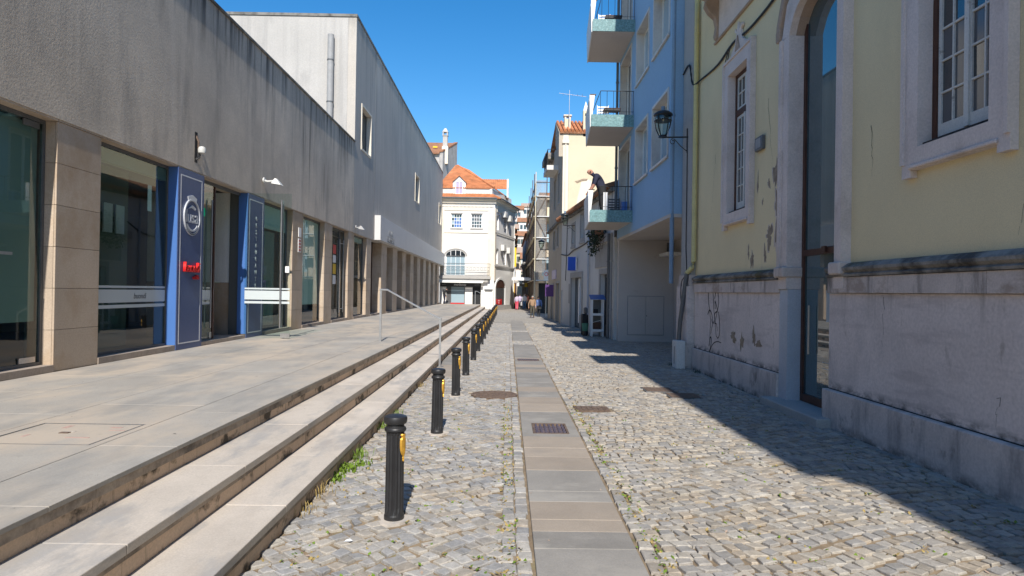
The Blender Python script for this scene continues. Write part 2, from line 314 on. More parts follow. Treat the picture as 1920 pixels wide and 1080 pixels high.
# ------------------------------------------------------------------ mesh helpers
ORIG = {}
def wloc(o):
    return ORIG.get(o.name, Vector((0, 0, 0))) if o else Vector((0, 0, 0))
def tag(o, label=None, cat=None, group=None, kind=None):
    if label: o['label'] = label
    if cat: o['category'] = cat
    if group: o['group'] = group
    if kind: o['kind'] = kind
    return o
def thing(name, label, cat, loc, group=None):
    o = bpy.data.objects.new(name, None); C.objects.link(o)
    o.location = loc; o.empty_display_size = .2; ORIG[o.name] = Vector(loc)
    return tag(o, label, cat, group)
class MB:
    def __init__(s): s.v = []; s.f = []; s.mi = []
    def add(s, vs, fs, m=0):
        k = len(s.v); s.v += [tuple(p) for p in vs]
        for f in fs: s.f.append([i+k for i in f]); s.mi.append(m)
        return s
    def box(s, x0, x1, y0, y1, z0, z1, m=0):
        if x0 > x1: x0, x1 = x1, x0
        if y0 > y1: y0, y1 = y1, y0
        if z0 > z1: z0, z1 = z1, z0
        return s.add([(x0, y0, z0), (x1, y0, z0), (x1, y1, z0), (x0, y1, z0), (x0, y0, z1), (x1, y0, z1), (x1, y1, z1), (x0, y1, z1)],
                     [(0, 3, 2, 1), (4, 5, 6, 7), (0, 1, 5, 4), (1, 2, 6, 5), (2, 3, 7, 6), (3, 0, 4, 7)], m)
    def prism(s, poly, d, m=0):
        """poly: list of 3-D points (one flat polygon), d: extrusion vector."""
        n = len(poly); d = Vector(d); a = [Vector(p) for p in poly]
        return s.add(a+[p+d for p in a], [list(range(n))[::-1], list(range(n, 2*n))]+[(i, (i+1) % n, n+(i+1) % n, n+i) for i in range(n)], m)
    def tube(s, pts, r, n=6, m=0, cap=True):
        pts = [Vector(p) for p in pts]; rings = []
        rr = r if isinstance(r, (list, tuple)) else [r]*len(pts)
        for i, p in enumerate(pts):
            d = (pts[min(i+1, len(pts)-1)]-pts[max(i-1, 0)]).normalized()
            a = Vector((0, 0, 1)) if abs(d.z) < .9 else Vector((1, 0, 0))
            u = d.cross(a).normalized(); w = d.cross(u)
            rings.append([p+rr[i]*(math.cos(2*math.pi*(k+.5)/n)*u+math.sin(2*math.pi*(k+.5)/n)*w) for k in range(n)])
        vs = [q for g in rings for q in g]; fs = []
        for i in range(len(pts)-1):
            for k in range(n): fs.append((i*n+k, i*n+(k+1) % n, (i+1)*n+(k+1) % n, (i+1)*n+k))
        if cap: fs.append(list(range(n))[::-1]); fs.append([(len(pts)-1)*n+k for k in range(n)])
        return s.add(vs, fs, m)
    def lathe(s, prof, c, n=20, m=0, flute=0, fz=None):
        vs = []; fs = []
        for j, (r, z) in enumerate(prof):
            for k in range(n):
                q = r
                if flute and fz and fz[0] <= z <= fz[1] and k % 2: q = r-flute
                vs.append((c[0]+q*math.cos(2*math.pi*k/n), c[1]+q*math.sin(2*math.pi*k/n), c[2]+z))
        for j in range(len(prof)-1):
            for k in range(n): fs.append((j*n+k, j*n+(k+1) % n, (j+1)*n+(k+1) % n, (j+1)*n+k))
        fs.append(list(range(n))[::-1]); fs.append([(len(prof)-1)*n+k for k in range(n)])
        return s.add(vs, fs, m)
    def wall(s, mp, u0, u1, v0, v1, w0, w1, ops=(), m=0):
        us = sorted({u0, u1, *[min(max(x, u0), u1) for o in ops for x in o[:2]]}); vs = sorted({v0, v1, *[min(max(x, v0), v1) for o in ops for x in o[2:4]]})
        def solid(i, j):
            if not (0 <= i < len(us)-1 and 0 <= j < len(vs)-1): return False
            a = (us[i]+us[i+1])/2; b = (vs[j]+vs[j+1])/2
            return not any(o[0] < a < o[1] and o[2] < b < o[3] for o in ops)
        idx = {}; pv = []; fs = []
        def V(i, j, w):
            if (i, j, w) not in idx: idx[(i, j, w)] = len(pv); pv.append(mp(us[i], vs[j], w0 if w == 0 else w1))
            return idx[(i, j, w)]
        for i in range(len(us)-1):
            for j in range(len(vs)-1):
                if not solid(i, j): continue
                fs.append((V(i, j, 0), V(i+1, j, 0), V(i+1, j+1, 0), V(i, j+1, 0)))
                fs.append((V(i, j, 1), V(i, j+1, 1), V(i+1, j+1, 1), V(i+1, j, 1)))
                for (di, dj, a, b) in ((-1, 0, (i, j), (i, j+1)), (1, 0, (i+1, j), (i+1, j+1)), (0, -1, (i, j), (i+1, j)), (0, 1, (i, j+1), (i+1, j+1))):
                    if not solid(i+di, j+dj): fs.append((V(*a, 0), V(*b, 0), V(*b, 1), V(*a, 1)))
        return s.add(pv, fs, m)
    def build(s, name, mats, parent=None, smooth=False, bevel=0.0, seg=1, col=None, keep=False):
        me = bpy.data.meshes.new(name)
        if not isinstance(mats, (list, tuple)): mats = [mats]
        v = np.array(s.v, dtype=float)
        lo, hi = v.min(0), v.max(0); o = Vector(((lo[0]+hi[0])/2, (lo[1]+hi[1])/2, lo[2]))
        if keep: o = wloc(parent)
        me.from_pydata([tuple(p) for p in v-np.array(o)], [], s.f)
        for m in mats: me.materials.append(M[m] if isinstance(m, str) else m)
        me.polygons.foreach_set('material_index', s.mi)
        bm = bmesh.new(); bm.from_mesh(me); bmesh.ops.recalc_face_normals(bm, faces=bm.faces); bm.to_mesh(me); bm.free()
        if smooth:
            me.polygons.foreach_set('use_smooth', [True]*len(me.polygons))
            try: me.set_sharp_from_angle(angle=R(40))
            except Exception: pass
        ob = bpy.data.objects.new(name, me); C.objects.link(ob)
        ORIG[ob.name] = o.copy()
        if parent: ob.parent = parent
        ob.location = o-wloc(parent)
        if bevel:
            b = ob.modifiers.new('bevel', 'BEVEL'); b.width = bevel; b.segments = seg; b.limit_method = 'ANGLE'
        if col is not None:
            a = me.color_attributes.new('Col', 'FLOAT_COLOR', 'POINT')
            a.data.foreach_set('color', np.tile(np.array([*col, 1.0]), len(me.vertices)))
        return ob
def bx(name, mat, parent, *b, bevel=0.0):
    return MB().box(*b).build(name, mat, parent, bevel=bevel)
def dup(o, dloc, parent=None, label=None):
    c = o.copy(); C.objects.link(c)
    if parent is None: c.location = o.location+Vector(dloc)
    else: c.parent = parent
    if label: c['label'] = label
    for ch in list(o.children): dup(ch, None, c)
    return c
def text(name, body, size, loc, rot, mat, parent=None, extrude=.004, align='CENTER', sx=1.0, shear=0.0):
    cu = bpy.data.curves.new(name, 'FONT'); cu.body = body; cu.size = size; cu.extrude = extrude
    cu.align_x = align; cu.align_y = 'CENTER'; cu.shear = shear
    tmp = bpy.data.objects.new(name+'_curve', cu); C.objects.link(tmp)
    me = bpy.data.meshes.new_from_object(tmp.evaluated_get(bpy.context.evaluated_depsgraph_get()))
    bpy.data.objects.remove(tmp); bpy.data.curves.remove(cu)
    mtx = Matrix.Rotation(rot[2], 4, 'Z') @ Matrix.Rotation(rot[0], 4, 'X') @ Matrix.Diagonal((sx, 1, 1, 1))
    me.transform(mtx)
    ob = bpy.data.objects.new(name, me); C.objects.link(ob)
    me.materials.clear(); me.materials.append(M[mat])
    if parent: ob.parent = parent
    ob.location = Vector(loc)-wloc(parent); ORIG[ob.name] = Vector(loc); ob['kind'] = 'stuff'
    return ob
FACE_PX = (R(90), 0, R(90))      # lettering on a wall that looks to +X
FACE_NY = (R(90), 0, 0)          # lettering on a wall that looks to -Y
mX = lambda u, v, w: (w, u, v)   # wall that runs along Y
mY = lambda u, v, w: (u, w, v)   # wall that runs along X
def line_map(A, B):
    A = Vector((*A, 0)); D = (Vector((*B, 0))-A).normalized(); Nn = Vector((D.y, -D.x, 0))   # w grows behind the wall (to the right of travel)
    return lambda u, v, w: tuple(A+D*u+Nn*w+Vector((0, 0, v)))
# ================================================================== GROUND AND STREET
g = MB().box(-400, 400, -200, 600, -.3, -.10).build('ground', 'ground'); tag(g, kind='structure')
st = MB()
st.add([(-1.80, -12, -.0205), (6.9, -12, -.0205), (6.9, 40, -.0205), (-1.80, 40, -.0205)], [(0, 1, 2, 3)], 0)
st.add([(-1.80, 40, -.003), (6.9, 40, -.003), (6.9, 62, -.003), (-1.80, 62, -.003)], [(0, 1, 2, 3)], 1)
st.add([(-2.5, 62, -.003), (6.9, 62, -.003), (6.9, 135, -.003), (-2.5, 135, -.003)], [(0, 1, 2, 3)], 1)
street = st.build('street', ['bed', 'cobble_far']); tag(street, kind='structure')

SX0, SX1 = .225, .985                    # the smooth strip of slabs
BOLL_Y = [5.45, 8.74, 11.9, 14.75, 18.0, 20.7, 23.4, 26.2, 29.0, 31.9, 34.8, 37.8, 40.9, 44.0, 47.2, 50.5, 53.8]
BOLL_X = -.915
RND_MH = (-.22, 12.08, .43); RECT_MH = (1.13, 1.69, 10.55, 10.98)
DARK_MH = ((2.72, 3.32, 12.72, 13.3), (3.02, 3.62, 12.0, 12.58))
GAPS = [(23.6, 25.3), (31.0, 32.2)]      # places where the slab strip is interrupted by cobbles
def free(x, y):
    if SX0-.02 < x < SX1+.02 and not any(a < y < b for a, b in GAPS): return False
    if (x-RND_MH[0])**2+(y-RND_MH[1])**2 < (RND_MH[2]+.05)**2: return False
    for a, b, c, d in (RECT_MH, *DARK_MH):
        if a-.04 < x < b+.04 and c-.04 < y < d+.04: return False
    for yb in BOLL_Y[:8]:
        if (x-BOLL_X)**2+(y-yb)**2 < .0225: return False
    if y > 14.35 and x < -1.08: return False
    return True
stones = []      # (centre, 4 corners, tone)
TONES = [(.86, .88, .92), (.74, .76, .80), (1.02, 1.0, .96), (1.1, 1.05, .97), (.98, .90, .80), (.92, .92, .93), (1.08, 1.08, 1.07), (.83, .80, .76)]
def stone(x, y, hx, hy, ang, jit=.014):
    c, s = math.cos(ang), math.sin(ang); q = []
    for dx, dy in ((-hx, -hy), (hx, -hy), (hx, hy), (-hx, hy)):
        dx += rng.normal(0, jit*.6); dy += rng.normal(0, jit*.6)
        q.append((x+c*dx-s*dy, y+s*dx+c*dy))
    t = np.array(TONES[rng.integers(len(TONES))])*rng.uniform(.88, 1.08)
    if x > 1.05: t = t*np.array((1.03, 1.0, .95))
    stones.append((x, y, q, t))
PX = .125
def field(xa, xb, ya, yb, base, amp, wl):
    """rows of setts that bend like shallow arcs; base = mean direction of the rows."""
    cx, cy = (xa+xb)/2, (ya+yb)/2; rad = math.hypot(xb-xa, yb-ya)/2+.5; n = int(rad/PX)+1
    for j in range(-n, n+1):
        off = rng.uniform(0, PX); u = -rad+off; rw = rng.normal(0, .010); ph = rng.uniform(0, 6.28)
        while u < rad:
            w = PX*rng.uniform(.74, 1.2)
            uu = u+w/2; v = j*PX+rw+.014*math.sin(uu*2.7+ph)+amp*math.sin(uu*wl+.4*math.sin(j*.13))+.06*math.sin(uu*3.1+j*.21)
            sl = math.atan(amp*wl*math.cos(uu*wl+.4*math.sin(j*.13)))
            c, s = math.cos(base), math.sin(base)
            x, y = cx+c*uu-s*v, cy+s*uu+c*v
            if xa < x < xb and ya < y < yb and free(x, y):
                stone(x, y, w/2-.0075, PX/2-.0085, base+sl+rng.normal(0, .05), .019)
            u += w
# courses that frame the strip and the walls
for xc, ya, yb in ((SX0-.075, 2, 32), (SX0-.19, 2, 32), (SX1+.085, 2, 32), (4.66, 2, 17)):
    y = ya
    while y < yb:
        h = rng.uniform(.14, .21)
        if free(xc, y): stone(xc+rng.normal(0, .004), y+h/2, .052, h/2-.006, rng.normal(0, .03), .007)
        y += h
y = 2.0
for yseg in range(5):
    field(-1.735, SX0-.25, 2+yseg*5.4, 2+(yseg+1)*5.4, R(38), .10, 1.7)
    field(SX1+.145, 4.60, 2+yseg*5.4, 2+(yseg+1)*5.4, R(9), .22, 1.15)
field(4.60, 6.6, 17.2, 26.0, R(5), .1, 1.3); field(4.72, 6.6, 17.2, 17.3, 0, .1, 1)
for a, b in GAPS: field(SX0, SX1, a, b, 0, .02, 1)
# far setts a little larger, they only read as texture
PX = .15
field(-1.06, SX0-.05, 29, 39.8, R(30), .1, 1.5); field(SX1+.05, 4.2, 29, 39.8, R(9), .2, 1.1)
field(-1.735, -1.08, 2+27, 2+27.01, 0, .1, 1)
print('setts', len(stones))
def stone_mesh(lst):
    nv = 12; V = np.zeros((len(lst)*nv, 3)); F = []; colr = np.ones((len(lst)*nv, 4))
    for i, (x, y, q, t) in enumerate(lst):
        q = np.array(q); c = q.mean(0); h = rng.uniform(-.003, .005); tx, ty = rng.normal(0, .03, 2)
        k = i*nv
        for r, (sc, z) in enumerate(((1.0, -.02), (.965, h-.005), (.84, h))):
            p = c+(q-c)*sc
            V[k+r*4:k+r*4+4, :2] = p
            V[k+r*4:k+r*4+4, 2] = z+(0 if r == 0 else (p-c)[:, 0]*tx+(p-c)[:, 1]*ty)
        for r in range(2):
            for a in range(4):
                b = (a+1) % 4; F.append((k+r*4+a, k+r*4+b, k+r*4+4+b, k+r*4+4+a))
        F.append((k+8, k+9, k+10, k+11)); colr[k:k+nv, :3] = t
    return V, F, colr
def stone_obj(name, lst, origin):
    V, F, colr = stone_mesh(lst); V[:, 0] -= origin[0]; V[:, 1] -= origin[1]
    me = bpy.data.meshes.new(name); me.from_pydata(V.tolist(), [], F); me.materials.append(M['cobble'])
    a = me.color_attributes.new('Col', 'FLOAT_COLOR', 'POINT'); a.data.foreach_set('color', colr.ravel())
    o = bpy.data.objects.new(name, me); C.objects.link(o); o.parent = street
    o.location = Vector((origin[0], origin[1], 0))-wloc(street); return o
def in_view(s):
    d = Vector((s[0], s[1], -CAM_H)); f = d.dot(_f)
    if f < .5: return False
    return abs(d.dot(_r)/f) < .775 and abs(d.dot(_u)/f) < .445
stones.sort(key=lambda s: (not in_view(s), s[0]**2+s[1]**2))
for s in stones[:300]: stone_obj('cobblestone', [s], s[:2])
o = stone_obj('cobblestone_paving', stones[300:], (0, 0)); tag(o, kind='stuff')

# strip of slabs down the middle
joints = [(2.2, 'g'), (2.9, 'g'), (3.55, 't'), (4.15, 'g'), (4.85, 'g'), (5.2, 't'), (5.47, 't'), (5.94, 'g'), (6.25, 'g'), (6.98, 't'), (7.54, 't'), (7.98, 't2'), (8.6, 'G'), (9.62, 'g'), (10.39, 't'), (11.1, 't')]
yy = 11.81
while yy < 23.2:
    joints.append((yy, random.choice('gggt'))); yy += random.uniform(.5, .68)
joints.append((23.55, None))
yy = 25.35
while yy < 30.6: joints.append((yy, 'g')); yy += random.uniform(.5, .7)
joints.append((30.95, None)); yy = 32.2
while yy < 43: joints.append((yy, 'g')); yy += .62
joints.append((43.1, None))
for (ya, k), (yb, _) in zip(joints, joints[1:]):
    if not k or yb-ya > 1.5: continue
    if k == 'G':   # the slab that holds the square drain
        m = MB().wall(lambda u, v, w: (u, v, w), SX0, SX1, ya+.003, yb-.003, .006, -.024, ((.37, .86, 8.78, 9.46),))
        m.build('paving_slab', 'strip_grey', street); continue
    MB().box(SX0, SX1, ya+.003, yb-.003, -.024, .005+random.uniform(0, .003)).build('paving_slab', 'strip_grey' if k == 'g' else 'strip_tan', street, bevel=.004)
yy = 14.4
while yy < 62:
    MB().box(-1.73, -1.09, yy+.003, yy+1.197, -.024, .006).build('paving_slab', 'strip_grey' if random.random() < .5 else 'strip_tan', street, bevel=.004); yy += 1.2

# drain, manholes
t = thing('drain_grate', 'square iron drain grate with slots, set in the slab strip', 'drain grate', (.615, 9.12, 0), 'iron covers in the street')
MB().wall(lambda u, v, w: (u, v, w), .372, .858, 8.782, 9.458, .010, -.02, ((.40, .83, 8.82, 9.42),)).build('rim', 'rust', t)
MB().box(.38, .85, 8.79, 9.45, -.085, -.06).build('pit', 'dark', t)
for i in range(7):
    x = .40+(i+.5)*.43/7; bx('grate_bar', 'grate', t, x-.013, x+.013, 8.82, 9.42, -.03, .008)
for i in (1, 2, 3): bx('cross_bar', 'grate', t, .40, .83, 8.82+i*.15-.012, 8.82+i*.15+.012, -.035, .004)
t = thing('drain_grate', 'small narrow drain grate further along the slab strip', 'drain grate', (.6, 18.3, 0), 'iron covers in the street')
bx('rim', 'rust', t, .30, .90, 18.0, 18.5, .004, .012)
for i in range(9): bx('grate_bar', 'grate', t, .33+i*.06, .365+i*.06, 18.04, 18.46, .013, .022)
t = thing('manhole_cover', 'round rusty manhole cover beside the slab strip', 'manhole cover', (RND_MH[0], RND_MH[1], 0), 'iron covers in the street')
MB().lathe([(.43, -.02), (.43, .008), (.39, .009), (.388, .002)], (RND_MH[0], RND_MH[1], 0), 40).build('rim', 'rust', t)
mc = MB().lathe([(.38, -.02), (.38, .004), (.001, .004)], (RND_MH[0], RND_MH[1], 0), 40).build('lid', 'rust', t)
kn = MB()
for i in range(-6, 7):
    for j in range(-6, 7):
        if i*i+j*j < 38: kn.box(RND_MH[0]+i*.058-.02, RND_MH[0]+i*.058+.02, RND_MH[1]+j*.058-.02, RND_MH[1]+j*.058+.02, .004, .010)
tag(kn.build('tread_pattern', 'rust', t), kind='stuff')
t = thing('manhole_cover', 'rectangular rusty cover in the sunlit cobbles', 'manhole cover', (1.41, 10.76, 0), 'iron covers in the street')
bx('rim', 'rust', t, 1.13, 1.69, 10.55, 10.98, -.02, .003)
for i in range(6): bx('lid_strip', 'rust', t, 1.16+i*.087, 1.235+i*.087, 10.58, 10.95, .003, .010)
for n, (a, b, c, d) in enumerate(DARK_MH):
    t = thing('manhole_cover', ('dark iron cover at the shadow edge, farther of the pair', 'dark iron cover at the shadow edge, nearer of the pair')[n], 'manhole cover', ((a+b)/2, (c+d)/2, 0), 'iron covers in the street')
    bx('rim', 'steel_dark', t, a, b, c, d, -.02, .004); bx('lid', 'rust', t, a+.03, b-.03, c+.03, d-.03, .004, .010)

# ================================================================== TERRACE AND STEPS
TZ = .605
terrace = tag(bx('terrace', 'bed', None, -14, -2.745, -12, 66, -.05, TZ-.035), kind='structure')
rows = [(-3.29, -2.655), (-4.42, -3.295), (-5.55, -4.425), (-6.70, -5.555)]
HATCH = (-4.30, -3.38, 5.34, 6.15)
for ri, (xa, xb) in enumerate(rows):
    y = -8+.37*ri*(1 if ri % 2 else 1.7)
    while y < 65.0:
        L = 1.48 if y < 40 else 2.96
        a, b = y+.002, min(y+L, 65.0)-.002
        if ri == 1 and b > HATCH[2] and a < HATCH[3]:
            MB().wall(lambda u, v, w: (u, v, w), xa+.002, xb-.002, a, b, TZ, TZ-.033, ((HATCH[0]-.012, HATCH[1]+.012, HATCH[2]-.012, HATCH[3]+.012),)).build('paving_slab', 'slab', terrace)
        else:
            MB().box(xa+.002, xb-.002, a, b, TZ-.033, TZ+random.uniform(0, .0015)).build('paving_slab', 'slab', terrace, bevel=.0025 if y < 20 else 0)
        y += L
t = thing('access_cover', 'paved inset access cover with faint red paint marks, in the terrace', 'access cover', (-3.84, 5.75, TZ))
bx('lid', 'slab', t, HATCH[0]+.012, HATCH[1]-.012, HATCH[2]+.012, HATCH[3]-.012, TZ-.03, TZ-.002)
MB().wall(lambda u, v, w: (u, v, w), HATCH[0]-.010, HATCH[1]+.010, HATCH[2]-.010, HATCH[3]+.010, TZ, TZ-.03, ((HATCH[0]+.003, HATCH[1]-.003, HATCH[2]+.003, HATCH[3]-.003),)).build('frame', 'steel', t)
bx('lifting_eye', 'rust', t, -3.90, -3.82, 5.74, 5.79, TZ-.002, TZ+.004)
bx('patch', 'tread', t, -3.91, -3.80, 5.79, 5.83, TZ-.002, TZ+.001)
for i, (x, y, w, h) in enumerate(((-4.02, 5.95, .05, .12), (-4.13, 5.6, .03, .09), (-3.6, 5.98, .10, .05), (-3.74, 5.58, .2, .03), (-3.55, 5.88, .14, .02))):
    bx('paint_mark', 'paint_faint', t, x, x+w, y, y+h, TZ-.002, TZ-.0008+i*.0002)

steps = tag(bx('steps', 'bed', None, -2.75, -1.80, -12, 65, -.05, .16), kind='structure')
def step(xf, xb, z0, z1, seed, last=65.0):
    r = random.Random(seed); y = -8+r.uniform(0, 1)
    while y < last-.4:
        L = 1.55*r.choice((1, 1, 1, .8, 1.1)); b = min(y+L, last)
        if xb is not None: MB().box(xb, xf+.028, y+.0025, b-.0025, z1-.062, z1+r.uniform(-.001, .0015)).build('tread', 'tread', steps, bevel=.006 if y < 18 else 0, seg=2)
        else: MB().box(xf-.03, xf+.028, y+.0025, b-.0025, z1-.075, z1-.036).build('nosing', 'nosing', steps, bevel=.004)
        MB().box(xf-.04, xf, y+.002, b-.002, z0+.001, z1-.066).build('riser', 'riser', steps)
        MB().box(xf-.002, xf+.016, y+.0025, b-.0025, z1-.094, z1-.0655).build('nosing', 'nosing', steps)
        y = b
step(-1.74, -2.215, -.02, .195, 1); step(-2.205, -2.70, .197, .405, 2, 64.6)
# the top step: the edge slabs of the terrace overhang its risers
r = random.Random(5); y = -7.4
while y < 64.6:
    b = y+1.5*r.choice((1, 1, .8, 1.2))
    MB().box(-2.73, -2.69, y+.002, b-.002, .407, TZ-.10).build('riser', 'riser', steps)
    MB().box(-2.73, -2.668, y+.0025, b-.0025, TZ-.10, TZ-.035).build('nosing', 'nosing', steps, bevel=.003)
    y = b
bx('core', 'bed', steps, -2.72, -2.25, -12, 64.6, .17, .335)

# ================================================================== BOLLARDS
ordn = ['nearest', 'second', 'third', 'fourth', 'fifth', 'sixth', 'seventh', 'eighth', 'ninth', 'tenth', 'eleventh', 'twelfth', 'thirteenth', 'fourteenth', 'fifteenth', 'last but one', 'last and farthest']
def bollard():
    x, y = BOLL_X, BOLL_Y[0]
    t = thing('bollard', 'black fluted iron bollard with gold emblem, nearest of the row along the steps', 'bollard', (x, y, 0), 'bollards along the steps')
    MB().lathe([(.083, -.03), (.083, .035), (.078, .05), (.0775, .10), (.0745, .70), (.076, .725)], (x, y, 0), 32, flute=.009, fz=(.06, .70)).build('post', 'iron', t)
    MB().lathe([(.074, .725), (.088, .735), (.091, .748), (.086, .760), (.074, .768), (.072, .79)], (x, y, 0), 28).build('collar', 'iron', t, smooth=True)
    MB().lathe([(.072, .79), (.090, .796), (.097, .812), (.098, .835), (.092, .852), (.07, .862), (.03, .868), (.001, .869)], (x, y, 0), 28).build('cap', 'iron', t, smooth=True)
    # emblem: a crowned shield with a pendant, facing the street
    def em(z, w): return z, w
    prof = [(.715, .022), (.705, .030), (.695, .024), (.685, .020), (.675, .033), (.65, .036), (.61, .036), (.575, .031), (.55, .022), (.535, .010), (.527, .005), (.515, .011), (.505, .006), (.495, .010), (.485, .002)]
    ang0 = R(-24); vs = []; fs = []
    n = 7
    for (z, w) in prof:
        for k in range(n):
            s = -1+2*k/(n-1); a = ang0+s*w/.078
            rr = .0765+.014*(1-s*s)**.5*(.5+.5*min(1, w/.03))+(.003 if k % 2 else 0)
            vs.append((x+rr*math.cos(a), y+rr*math.sin(a), z))
    for j in range(len(prof)-1):
        for k in range(n-1): fs.append((j*n+k, j*n+k+1, (j+1)*n+k+1, (j+1)*n+k))
    MB().add(vs, fs).build('emblem', 'gold', t, smooth=True)
    pad = []
    for k in range(18):
        a = 2*math.pi*k/18; q = .14+.025*math.sin(3*a+1)+.012*math.sin(5*a)
        pad.append((x+q*math.cos(a), y+q*math.sin(a), -.02))
    MB().prism(pad, (0, 0, .026)).build('mortar_pad', 'tread', t)
    return t
b0 = bollard()
for i, yb in enumerate(BOLL_Y[1:], 1):
    bc = dup(b0, (0, yb-BOLL_Y[0], 0), label=f'black fluted bollard with gold emblem, {ordn[i]} from the near end of the row' if i < 15 else f'black fluted bollard with gold emblem, {ordn[i]} of the row')
    bc.rotation_euler = (R(random.uniform(-.9, .9)), R(random.uniform(-1.1, 1.1)), R(random.uniform(-9, 9)))

# ================================================================== HANDRAILS
def handrail(xt, yt, xb, yb, lab):
    t = thing('handrail', lab, 'handrail', (xb, yb, 0), 'steel handrails on the steps')
    MB().box(xt-.025, xt+.025, yt-.02, yt+.02, TZ, 1.88).build('post', 'steel', t)
    MB().box(xb-.025, xb+.025, yb-.02, yb+.02, .012, 1.17).build('post', 'steel', t)
    p = [(xt-.03, yt, 1.905), (xt+.16, yt, 1.90), (xb-.06, yb, 1.215), (xb+.03, yb, 1.195)]
    m = MB(); vs = []
    for q in p: vs += [(q[0], q[1]-.03, q[2]-.022), (q[0], q[1]+.03, q[2]-.022), (q[0], q[1]+.03, q[2]+.022), (q[0], q[1]-.03, q[2]+.022)]
    fs = [(0, 1, 2, 3), (15, 14, 13, 12)]
    for i in range(3):
        for k in range(4): fs.append((i*4+k, i*4+(k+1) % 4, i*4+4+(k+1) % 4, i*4+4+k))
    m.add(vs, fs).build('rail', 'steel', t, bevel=.004)
    MB().box(xb-.07, xb+.09, yb-.07, yb+.07, -.01, .014).build('base_plate', 'steel_dark', t)
handrail(-3.17, 16.39, -1.67, 16.35, 'brushed steel handrail crossing the steps, nearer of the two')
handrail(-3.10, 62.5, -1.66, 62.5, 'thin steel handrail at the far end of the steps, by the white corner house')

# ================================================================== LEFT: LOW GREY BUILDING WITH SHOPFRONTS
PIL = [9.75+3.55*k for k in range(-4, 7)]; PW = 1.05
gb = thing('grey_building', 'long low grey rendered building with stained parapet over stone clad shopfronts', 'building', (-9, 12, TZ))
FX = -6.70; LZ = 4.36
bx('wall', 'render_grey', gb, FX, -7.35, -9, 28.235, LZ, 8.25)
bx('roof', 'coping', gb, -7.36, -13.6, -9, 28.2, 7.7, 7.9)
bx('room', 'room', gb, -13.3, -13.6, -9, 28.2, TZ-.03, 7.69)
bx('room_ceiling', 'room', gb, -7.36, -13.29, -9, 28.2, LZ+.02, LZ+.1)
bx('room_floor', 'room_floor', gb, -6.96, -13.29, -9, 34.5, TZ-.04, TZ+.002)
bx('end_wall', 'room', gb, -6.9, -13.29, -9.2, -9.01, TZ-.03, 7.69)
y = -9.0
while y < 28.2:
    b = min(y+1.52, 28.235); MB().box(FX+.045, -7.4, y+.003, b-.003, 8.251, 8.312).build('coping_stone', 'coping', gb, bevel=.006); y += 1.52
def soffit(y0, y1): bx('soffit', 'cladding', gb, FX-.01, -7.35, y0+.003, y1-.003, LZ-.03, LZ-.001)
def pillar(par, y0, w, depth, tiles=6):
    zt = LZ-.031; h = (zt-TZ)/tiles
    bx('pillar_core', 'room', par, -6.756, -7.12-depth*.3, y0+.032, y0+w-.032, TZ, zt)
    for i in range(tiles):
        za, zb = TZ+i*h, TZ+(i+1)*h
        MB().box(-6.722, -6.754, y0+.002, y0+w-.002, za+.003, zb-.003).build('cladding_tile', 'cladding', par, bevel=.003)
        for ys in (y0+.002, y0+w-.030):
            MB().box(-6.7565, -6.72-depth+.002, ys, ys+.028, za+.003, zb-.003).build('cladding_tile', 'cladding', par)
for y0 in PIL: pillar(gb, y0, PW, .2); soffit(y0, y0+PW)
GX = -6.925
openings = [(PIL[k]+PW, PIL[k+1]) for k in range(len(PIL)-1)]
def shop_window(y0, y1, kind='plain'):
    soffit(y0, y1)
    bx('sill', 'stone_sill', gb, -6.705, -7.02, y0+.003, y1-.003, TZ, TZ+.105)
    f = MB().wall(mX, y0+.003, y1-.003, TZ+.106, LZ-.032, GX+.03, GX-.03, ((y0+.045, y1-.045, TZ+.15, LZ-.09),)).build('shop_window', 'steel_dark', gb)
    if kind != 'open':
        bx('pane', 'clear', f, GX-.005, GX+.005, y0+.046, y1-.046, TZ+.151, LZ-.091)
    return f
for (a, b) in openings[:3]: shop_window(a, b)
f = shop_window(*openings[3], 'plain'); bx('screen', 'screen', f, GX-.07, GX-.06, openings[3][0]+.05, openings[3][1]-.05, TZ+.75, LZ-.1)                 # the glazed door nearest the camera
f = gb
bx('door_handle', 'steel', gb, GX+.07, GX+.10, 8.2, 9.05, 2.30, 2.34)
bx('patch_fitting', 'steel', gb, GX+.012, GX+.03, 9.30, 9.62, TZ+.16, TZ+.24)
bx('patch_fitting', 'steel_dark', gb, GX+.012, GX+.03, 9.30, 9.62, LZ-.19, LZ-.10)
f = shop_window(*openings[4])                           # big window with blind box
a, b = openings[4]
bx('blind_or_reflection', 'blind_green', f, GX-.12, GX-.012, a+.05, b-.05, LZ-.33, LZ-.10)
bx('notice_sheet', 'white_clean', f, GX-.03, GX-.026, 12.62, 12.76, 3.35, 3.85)
for q in range(3): bx('picture_frame', 'silver', f, -8.28, -8.25, 12.95+q*.42, 13.25+q*.42, 3.0, 3.6)
bx('frosted_band', 'frosted', f, GX+.006, GX+.009, a+.05, b-.05, 1.60, 1.83)
bx('frosted_line', 'frosted', f, GX+.006, GX+.009, a+.05, b-.05, 1.50, 1.56)
bx('frosted_line', 'frosted', f, GX+.006, GX+.009, a+.05, b-.05, 1.86, 1.90)
text('lettering', 'buondi', .15, (GX+.012, 12.35, 1.71), FACE_PX, 'steel_dark', f, .001, shear=.2)
